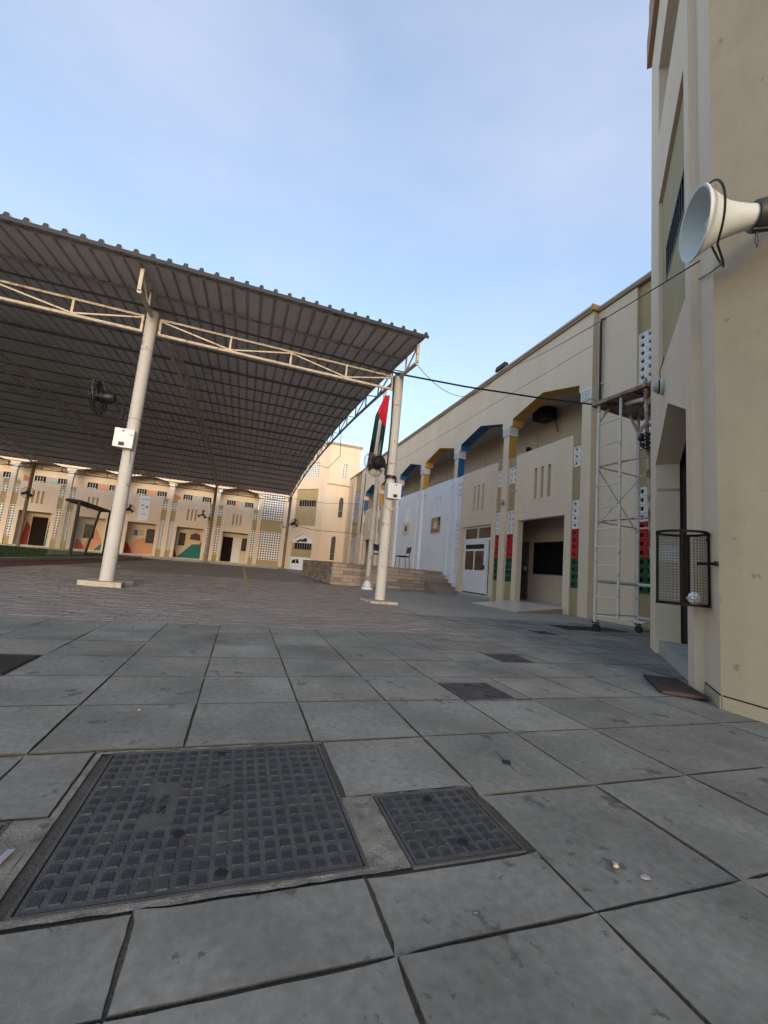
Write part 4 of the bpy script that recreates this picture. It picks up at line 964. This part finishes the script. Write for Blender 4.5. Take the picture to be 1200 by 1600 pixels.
# ------------------------------------------------------------------ horn speaker close on the right
hs = thing('horn_speaker', (2.7, 1.45, 2.95), 'large pale grey horn speaker bracketed to the near tower wall', 'loudspeaker')
HM = Vector((2.365, 1.605, 2.905)); HN = Vector((2.628, 1.437, 2.92)); ha = (HM - HN).normalized(); HL = (HM - HN).length
q = MB(); RM = .195
prof = [(.078, 0), (.082, .06), (.092, .14), (.112, .20), (.150, .27), (.19, .33), (.222, .37), (RM, HL), (RM + .008, HL - .004), (RM + .008, HL + .008), (RM - .006, HL + .006), (.165, HL - .035), (.12, HL - .09), (.085, HL - .15), (.05, HL - .22), (.03, HL - .23)]
prof = [(r_, h * HL / .40 if h < HL - .3 and k < 7 else h) for k, (r_, h) in enumerate(prof)]
prof[:8] = [(.066, 0), (.071, .16 * HL), (.086, .36 * HL), (.104, .54 * HL), (.135, .70 * HL), (.163, .83 * HL), (.183, .93 * HL), (RM, HL)]
q.lathe(prof, HN, ha, 40); q.build('horn', 'horn', hs, smooth=True, fix=True)
q = MB(); q.lathe([(0, HL - .20), (.038, HL - .20), (.04, HL - .08), (.03, HL - .065), (0, HL - .065)], HN, ha, 16); q.build('centre_plug', 'horn', hs, smooth=True)
q = MB(); q.lathe([(.0, .012), (.086, .012), (.090, -.01), (.088, -.06), (.075, -.10), (.07, -.15), (0, -.15)], HN, ha, 24); q.build('driver', 'horn_dark', hs, smooth=True)
q = MB(); q.bar(HN + Vector((0, 0, -.09)) + ha * .02, (2.86, 1.30, 2.84), .03, .012); q.bar(HN + Vector((0, 0, .085)), (2.86, 1.36, 3.16), .012); q.bar(HN - ha * .12, (2.86, 1.36, 3.03), .05); q.build('bracket', 'horn_dark', hs)
u = ha.cross(Vector((0, 0, 1))).normalized(); v = u.cross(ha)
q = MB(); lp = []
for j in range(40):
    a = 2 * math.pi * j / 40; top = (1 + math.sin(a)) / 2
    rad = RM + .025 + .03 * (1 - top); back_ = HL - .02 - (.13 * (1 - abs(math.cos(a))) if False else 0)
    along = HL - .02 - .16 * max(0, math.cos(a + .5)) - .03
    rr = (RM + .02) if along > HL - .06 else .235
    rr = .205 if along < HL - .06 else RM + .015
    lp.append(HN + ha * along + (u * math.cos(a) + v * math.sin(a)) * (rr + .02 * (1 - top)) - Vector((0, 0, .03 * (1 - top))))
q.tube(lp, .0065, 6, closed=True); q.build('cable_loop', 'wire', hs, smooth=True)
q = MB(); q.tube([lp[31], lp[31].lerp(Vector(TC(2.42, -.05, 3.12)), .5) - Vector((0, 0, .01)), Vector(TC(2.42, -.05, 3.12))], .005, 6); q.build('lead', 'wire', hs)
q = MB(); b0 = HN + Vector((-.0, -.0, -.09)); q.tube([b0, b0 + Vector((-.015, 0, -.07)), b0 + Vector((0, 0, -.115)), b0 + Vector((.016, 0, -.07)), b0 + Vector((.004, 0, 0))], .0028, 5); q.build('cable_end', 'wire', hs)

# ------------------------------------------------------------------ wall lamps, conduit, cables
def bulkhead(c, out, label):
    c = Vector(c); t = thing('bulkhead_lamp', c, label, 'lamp', 'round wall lamps')
    q = MB(); q.lathe([(0, 0), (.085, 0), (.09, .02), (.078, .04), (.072, .04)], c, out, 20); q.build('base', 'lampbody', t, smooth=True)
    q = MB(); q.lathe([(.072, .035), (.070, .055), (.052, .085), (.028, .10), (0, .103)], c, out, 20); q.build('diffuser', 'dish', t, smooth=True)
    q = MB(); q.lathe([(.074, .042), (.078, .048), (.074, .055)], c, out, 20); q.build('guard_ring', 'bars', t); return t
bulkhead(TC(1.06, 0, 2.85), (-1, 1, 0), 'round glass wall lamp above the near tower doorway')
q = MB(); q.tube([TC(.97, .02, 2.97), TC(1.02, .03, 3.05), TC(1.1, .02, 3.08), TC(1.12, .005, 3.16)], .005, 5); tag(q.build('lamp_lead', 'wire', None), 'short dark lead above the round lamp by the doorway', 'cable')
bulkhead((6.948, 10.15, 2.84), (-1, 0, 0), 'small round lamp on the pillar between the red and green painted blocks')
q = MB(); q.tube([(6.99, 9.62, 3.12), (6.80, 9.62, 3.08)], .022, 8); tag(q.build('drain_spout', 'lampbody', None), 'stub drain spout on the parapet near the ochre pillar', 'spout')
q = MB(); q.tube([(7.12, 6.80, 6.70), (7.03, 6.84, 6.66), (7.03, 6.86, 6.5), (7.04, 6.86, 4.62)], .028, 8); t = tag(q.build('conduit', 'wire', None), 'black vertical pipe on the wall above the scaffold', 'pipe')
q = MB(); q.box(7.03, 7.10, 6.82, 6.90, 5.12, 5.15); q.build('clip', 'alu', t)
q = MB(); q.tube([(-16, 7.72, 4.69), (-9, 7.72, 4.70), (-6.75, 7.72, 4.72), (-2.05, 7.66, 4.72), (.3, 7.68, 4.68), (2.3, 7.7, 4.66), (2.66, 7.66, 4.63), (4.0, 7.40, 4.575), (5.5, 7.1, 4.565), (7.04, 6.84, 4.62)], .018, 6); tag(q.build('power_cable', 'wire', None), 'thick black cable running along the canopy truss and across to the scaffold wall', 'cable')
q = MB()
P0, P1, P2 = Vector((2.72, 7.0, 4.55)), Vector((6.93, 10.6, 7.1)), Vector((2.42, 1.62, 2.69))
pts = []
for k in range(15):
    t_ = k / 14; pts.append(P0.lerp(P1, t_) - Vector((0, 0, .75 * 4 * t_ * (1 - t_))))
q.tube(pts, .006, 5); tag(q.build('thin_wire', 'wire', None), 'thin sagging wire from the canopy corner up to the parapet light', 'wire')
q = MB(); pts = [P1.lerp(P2, k / 10) - Vector((0, 0, .12 * 4 * (k / 10) * (1 - k / 10))) for k in range(11)]; q.tube(pts, .005, 5); tag(q.build('thin_wire', 'wire', None), 'thin taut wire from the parapet light down to the near horn speaker', 'wire')
t = thing('parapet_floodlight', (6.95, 10.6, 7.08), 'small dark floodlight sitting on the right wing parapet', 'light')
q = MB(); q.hexa([(6.86, 10.4, 7.12), (7.1, 10.4, 7.12), (7.1, 10.85, 7.12), (6.86, 10.85, 7.12), (6.90, 10.4, 7.28), (7.02, 10.4, 7.28), (7.02, 10.85, 7.28), (6.90, 10.85, 7.28)]); q.build('housing', 'bars', t)
q = MB(); q.bar((7.0, 10.62, 7.06), (7.0, 10.62, 7.14), .04); q.build('bracket', 'bars', t)
q = MB(); q.tube([(2.68, 27.7, 2.95), (4.4, 27.2, 2.72), (6.93, 26.0, 2.72)], .016, 5); tag(q.build('power_cable', 'wire', None), 'black cable crossing low in front of the far tower', 'cable')
q = MB(); q.tube([(2.68, 27.7, 4.7), (4.8, 27.0, 4.55), (6.93, 26.2, 4.7)], .010, 5); tag(q.build('power_cable', 'wire', None), 'thin cable crossing the upper window of the far tower', 'cable')
q = MB(); q.tube([(2.66, 13.4, 5.05), (2.75, 13.6, 4.3), (2.72, 15.5, 4.25), (2.7, 18, 4.9)], .010, 5); tag(q.build('loose_cable', 'wire', None), 'slack cable loop hanging below the right canopy edge', 'cable')
t = tag(MB().build('x', 'wire', None), 'x', 'x'); bpy.data.objects.remove(t)
for (y0, z0, z1) in ((25.30, 2.7, 6.6), (28.6, .2, 6.4)):
    q = MB(); q.tube([(6.92, y0, z1), (6.92, y0, z0)], .022, 6); tag(q.build('drain_pipe', 'wire' if y0 < 26 else 'tan', None), 'dark pipe on the right wing just before the louvred end' if y0 < 26 else 'beige rainwater pipe in the corner by the far tower', 'pipe')

# ------------------------------------------------------------------ goal
gl = thing('football_goal', (-5.85, 19.3, 0), 'dark steel football goal with net at the edge of the turf', 'goal')
gx, gx2, ga, gb, gh = -5.8, -6.5, 17.9, 21.7, 2.1
for (n__, P_) in (('post', [(gx, ga, .02), (gx, ga, gh)]), ('post', [(gx, gb, .02), (gx, gb, gh)]), ('crossbar', [(gx, ga, gh), (gx, gb, gh)]), ('back_post', [(gx2, gb, .02), (gx2 + .3, gb, gh)]), ('top_rail', [(gx, ga, gh), (gx2 + .3, ga, gh)]), ('top_rail', [(gx, gb, gh), (gx2 + .3, gb, gh)]), ('back_bar', [(gx2 + .3, ga, gh), (gx2 + .3, gb, gh)])):
    q = MB(); q.tube(P_, .055, 8); q.build(n__, 'bars', gl)
q = MB()
for k in range(-12, 26):
    for s_ in (1, -1):
        y0 = ga + k * .16; pts = []
        a = Vector((gx2 + .3, y0, gh)); bq = Vector((gx2, y0 + s_ * 2.0, .02))
        lo = max(0, min(1, ((ga - y0) / (s_ * 2.0)))) if s_ > 0 else max(0, min(1, (gb - y0) / -2.0)); hi = max(0, min(1, ((gb - y0) / (s_ * 2.0)))) if s_ > 0 else max(0, min(1, (ga - y0) / -2.0))
        if hi - lo > .02: q.tube([a.lerp(bq, lo), a.lerp(bq, hi)], .006, 3, cap=False)
q.build('net', 'net', gl, fix=False)

# ------------------------------------------------------------------ covers in the pavement
def cover(x0, x1, y0, y1, nx, ny, label, studs=True, m_='iron', gap=None, lettering=None, name='manhole_cover'):
    t = thing(name, ((x0 + x1) / 2, (y0 + y1) / 2, 0), label, 'manhole cover', 'covers in the pavement')
    f = MB(); e = .008
    for (a, b_, c_, d) in ((x0, x1, y0, y0 + e), (x0, x1, y1 - e, y1), (x0, x0 + e, y0 + e, y1 - e), (x1 - e, x1, y0 + e, y1 - e)): f.box(a, b_, c_, d, -.04, .0004)
    f.build('frame', 'irondust' if studs else m_, t)
    p = MB(); p.box(x0 + e + .004, x1 - e - .004, y0 + e + .004, y1 - e - .004, -.04, -.0012); p.build('plate', 'irondust' if studs else m_, t)
    if studs:
        s_ = MB(); w = (x1 - x0 - .03) / nx; h = (y1 - y0 - .03) / ny
        for i in range(nx):
            for j in range(ny):
                if gap and gap(i, j): continue
                cx, cy = x0 + .015 + w * (i + .5), y0 + .015 + h * (j + .5); a, b_ = w * .35, h * .35; k = .84; z = .0014 + random.uniform(-.0012, .0008)
                P = [(cx - a, cy - b_, -.003), (cx + a, cy - b_, -.003), (cx + a, cy + b_, -.003), (cx - a, cy + b_, -.003)]
                Q = [(cx - a * k, cy - b_ * k, z), (cx + a * k, cy - b_ * k, z), (cx + a * k, cy + b_ * k, z), (cx - a * k, cy + b_ * k, z)]
                s_.face(Q)
                for r_ in range(4): r2 = (r_ + 1) % 4; s_.face([P[r_], P[r2], Q[r2], Q[r_]])
        tag(s_.build('raised_stud', m_, t, fix=False), kind='stuff')
        for (fx, fy) in (((.5, .93), (.53, .07), (.38, .3)) if nx > 10 else ((.5, .85), (.52, .2))):
            h_ = MB(); cx, cy = x0 + (x1 - x0) * fx, y0 + (y1 - y0) * fy; h_.lathe([(0, .0012), (.012, .0012), (.014, .0002)], (cx, cy, .0012), (0, 0, 1), 10)
            h_.build('lifting_hole', 'hole', t, fix=False)
    return t
def letters(txt, x, y, size, rot, parent):
    cu = bpy.data.curves.new('letters', 'FONT'); cu.body = txt; cu.size = size; cu.extrude = .0022; cu.align_x = 'CENTER'
    tmp = bpy.data.objects.new('letters', cu); COL.objects.link(tmp)
    bpy.context.view_layer.update()
    me = bpy.data.meshes.new_from_object(tmp.evaluated_get(bpy.context.evaluated_depsgraph_get())); bpy.data.objects.remove(tmp)
    me.materials.clear(); me.materials.append(M['iron'])
    o = link('raised_lettering', me, parent, (x, y, -.0008)); o.rotation_euler.z = rot; return o
big = cover(-.308, .358, .957, 1.608, 18, 15, 'largest square cast iron cover, studded and lettered, in the foreground', gap=lambda i, j: (i in (9,) and 5 <= j <= 9) or (i in (4, 5) and 5 <= j <= 9))
letters('NOVA', .055, 1.285, .055, R(90), big); letters('B125', -.135, 1.285, .038, R(90), big); letters('EN 124', -.10, 1.285, .028, R(90), big)
cover(.455, .762, .938, 1.240, 8, 8, 'smaller square studded iron cover right of the largest one')
cover(-.775, -.425, .945, 1.268, 9, 8, 'studded cover cut by the left edge of the picture')
cover(2.105, 2.415, 2.955, 3.265, 9, 9, 'square studded cover farther out, midway to the scaffold')
cover(1.24, 1.56, 2.06, 2.38, 9, 9, 'square studded cover in the slabs, middle right')
cover(-1.425, -1.005, 2.54, 2.94, 1, 1, 'plain near black cover at the left edge', studs=False, m_='bars')
cover(3.785, 4.075, 4.565, 4.855, 8, 8, 'small dark cover nearest the brick court corner')
t = thing('drain_grating', (5.4, 5.37, 0), 'long dark drain grating reaching under the scaffold', 'grating')
q = MB(); q.box(4.76, 6.04, 5.125, 5.615, -.06, -.03); q.build('channel', 'hole', t)
for k in range(18): q = MB(); q.box(4.77 + k * .07, 4.80 + k * .07, 5.13, 5.61, -.03, .002); q.build('grating_bar', 'bars', t)
t = thing('steel_plate', (3.0, 2.25, 0), 'loose rusty steel plate lying against the near tower wall', 'plate')
q = MB(); q.hexa([(2.74, 2.12, .004), (2.93, 1.94, .012), (3.27, 2.40, .012), (3.09, 2.53, .004), (2.74, 2.12, .020), (2.93, 1.94, .028), (3.27, 2.40, .028), (3.09, 2.53, .020)]); q.build('sheet', 'rustplate', t)
q = MB(); q.bar((2.745, 2.115, .018), (2.925, 1.945, .026), .014, .016); q.bar((2.745, 2.125, .018), (3.085, 2.525, .018), .012, .014); q.build('folded_rim', 'rustplate', t)

# ------------------------------------------------------------------ small litter
def lump(name, c, r_, m_, label, cat, sq=.7):
    q = MB(); n_ = 8
    for i in range(5):
        for j in range(n_):
            def bp(i, j):
                a = 2 * math.pi * (j % n_) / n_; e = i / 5 * math.pi; k = r_ * (1 + .2 * math.sin(3 * a + 2 * i)); return (c[0] + k * math.sin(e) * math.cos(a), c[1] + k * math.sin(e) * math.sin(a) * .8, c[2] + r_ * sq - r_ * sq * math.cos(e))
            q.face([bp(i, j), bp(i, j + 1), bp(i + 1, j + 1), bp(i + 1, j)])
    tag(q.build(name, m_, None, fix=False), label, cat)
lump('pebble', (.945, .845, -.002), .007, 'pebble', 'small tan pebble on the slab right of the small cover', 'pebble')
lump('pebble', (-.31, 2.0, -.002), .005, 'pebble', 'tiny orange pebble on the slabs left of the centre', 'pebble')
lump('paper_scrap', (.985, .80, .001), .012, 'kerb', 'white scrap stuck on the slab beside the tan pebble', 'scrap', .12)
q = MB(); q.prism([(-.40, 1.09, .003), (-.375, 1.10, .008), (-.37, 1.145, .006), (-.385, 1.15, .003)], (.002, .0, .003)); tag(q.build('foil_scrap', 'foil', None), 'torn silvery wrapper lying left of the largest cover', 'wrapper')
q = MB(); q.face([(.985, 1.36, .004), (1.01, 1.345, .006), (1.02, 1.37, .010), (.995, 1.385, .005)]); q.tube([(1.0, 1.365, .006), (1.005, 1.44, .012)], .0015, 4); q.tube([(1.0, 1.365, .006), (1.0, 1.30, .004)], .001, 4); tag(q.build('dry_leaf', 'bars', None, fix=False), 'dark dry leaf with a long stalk on the slab beyond the small cover', 'leaf')
print('slabs', nslab, 'bricks', nb, 'objects', len(COL.objects))
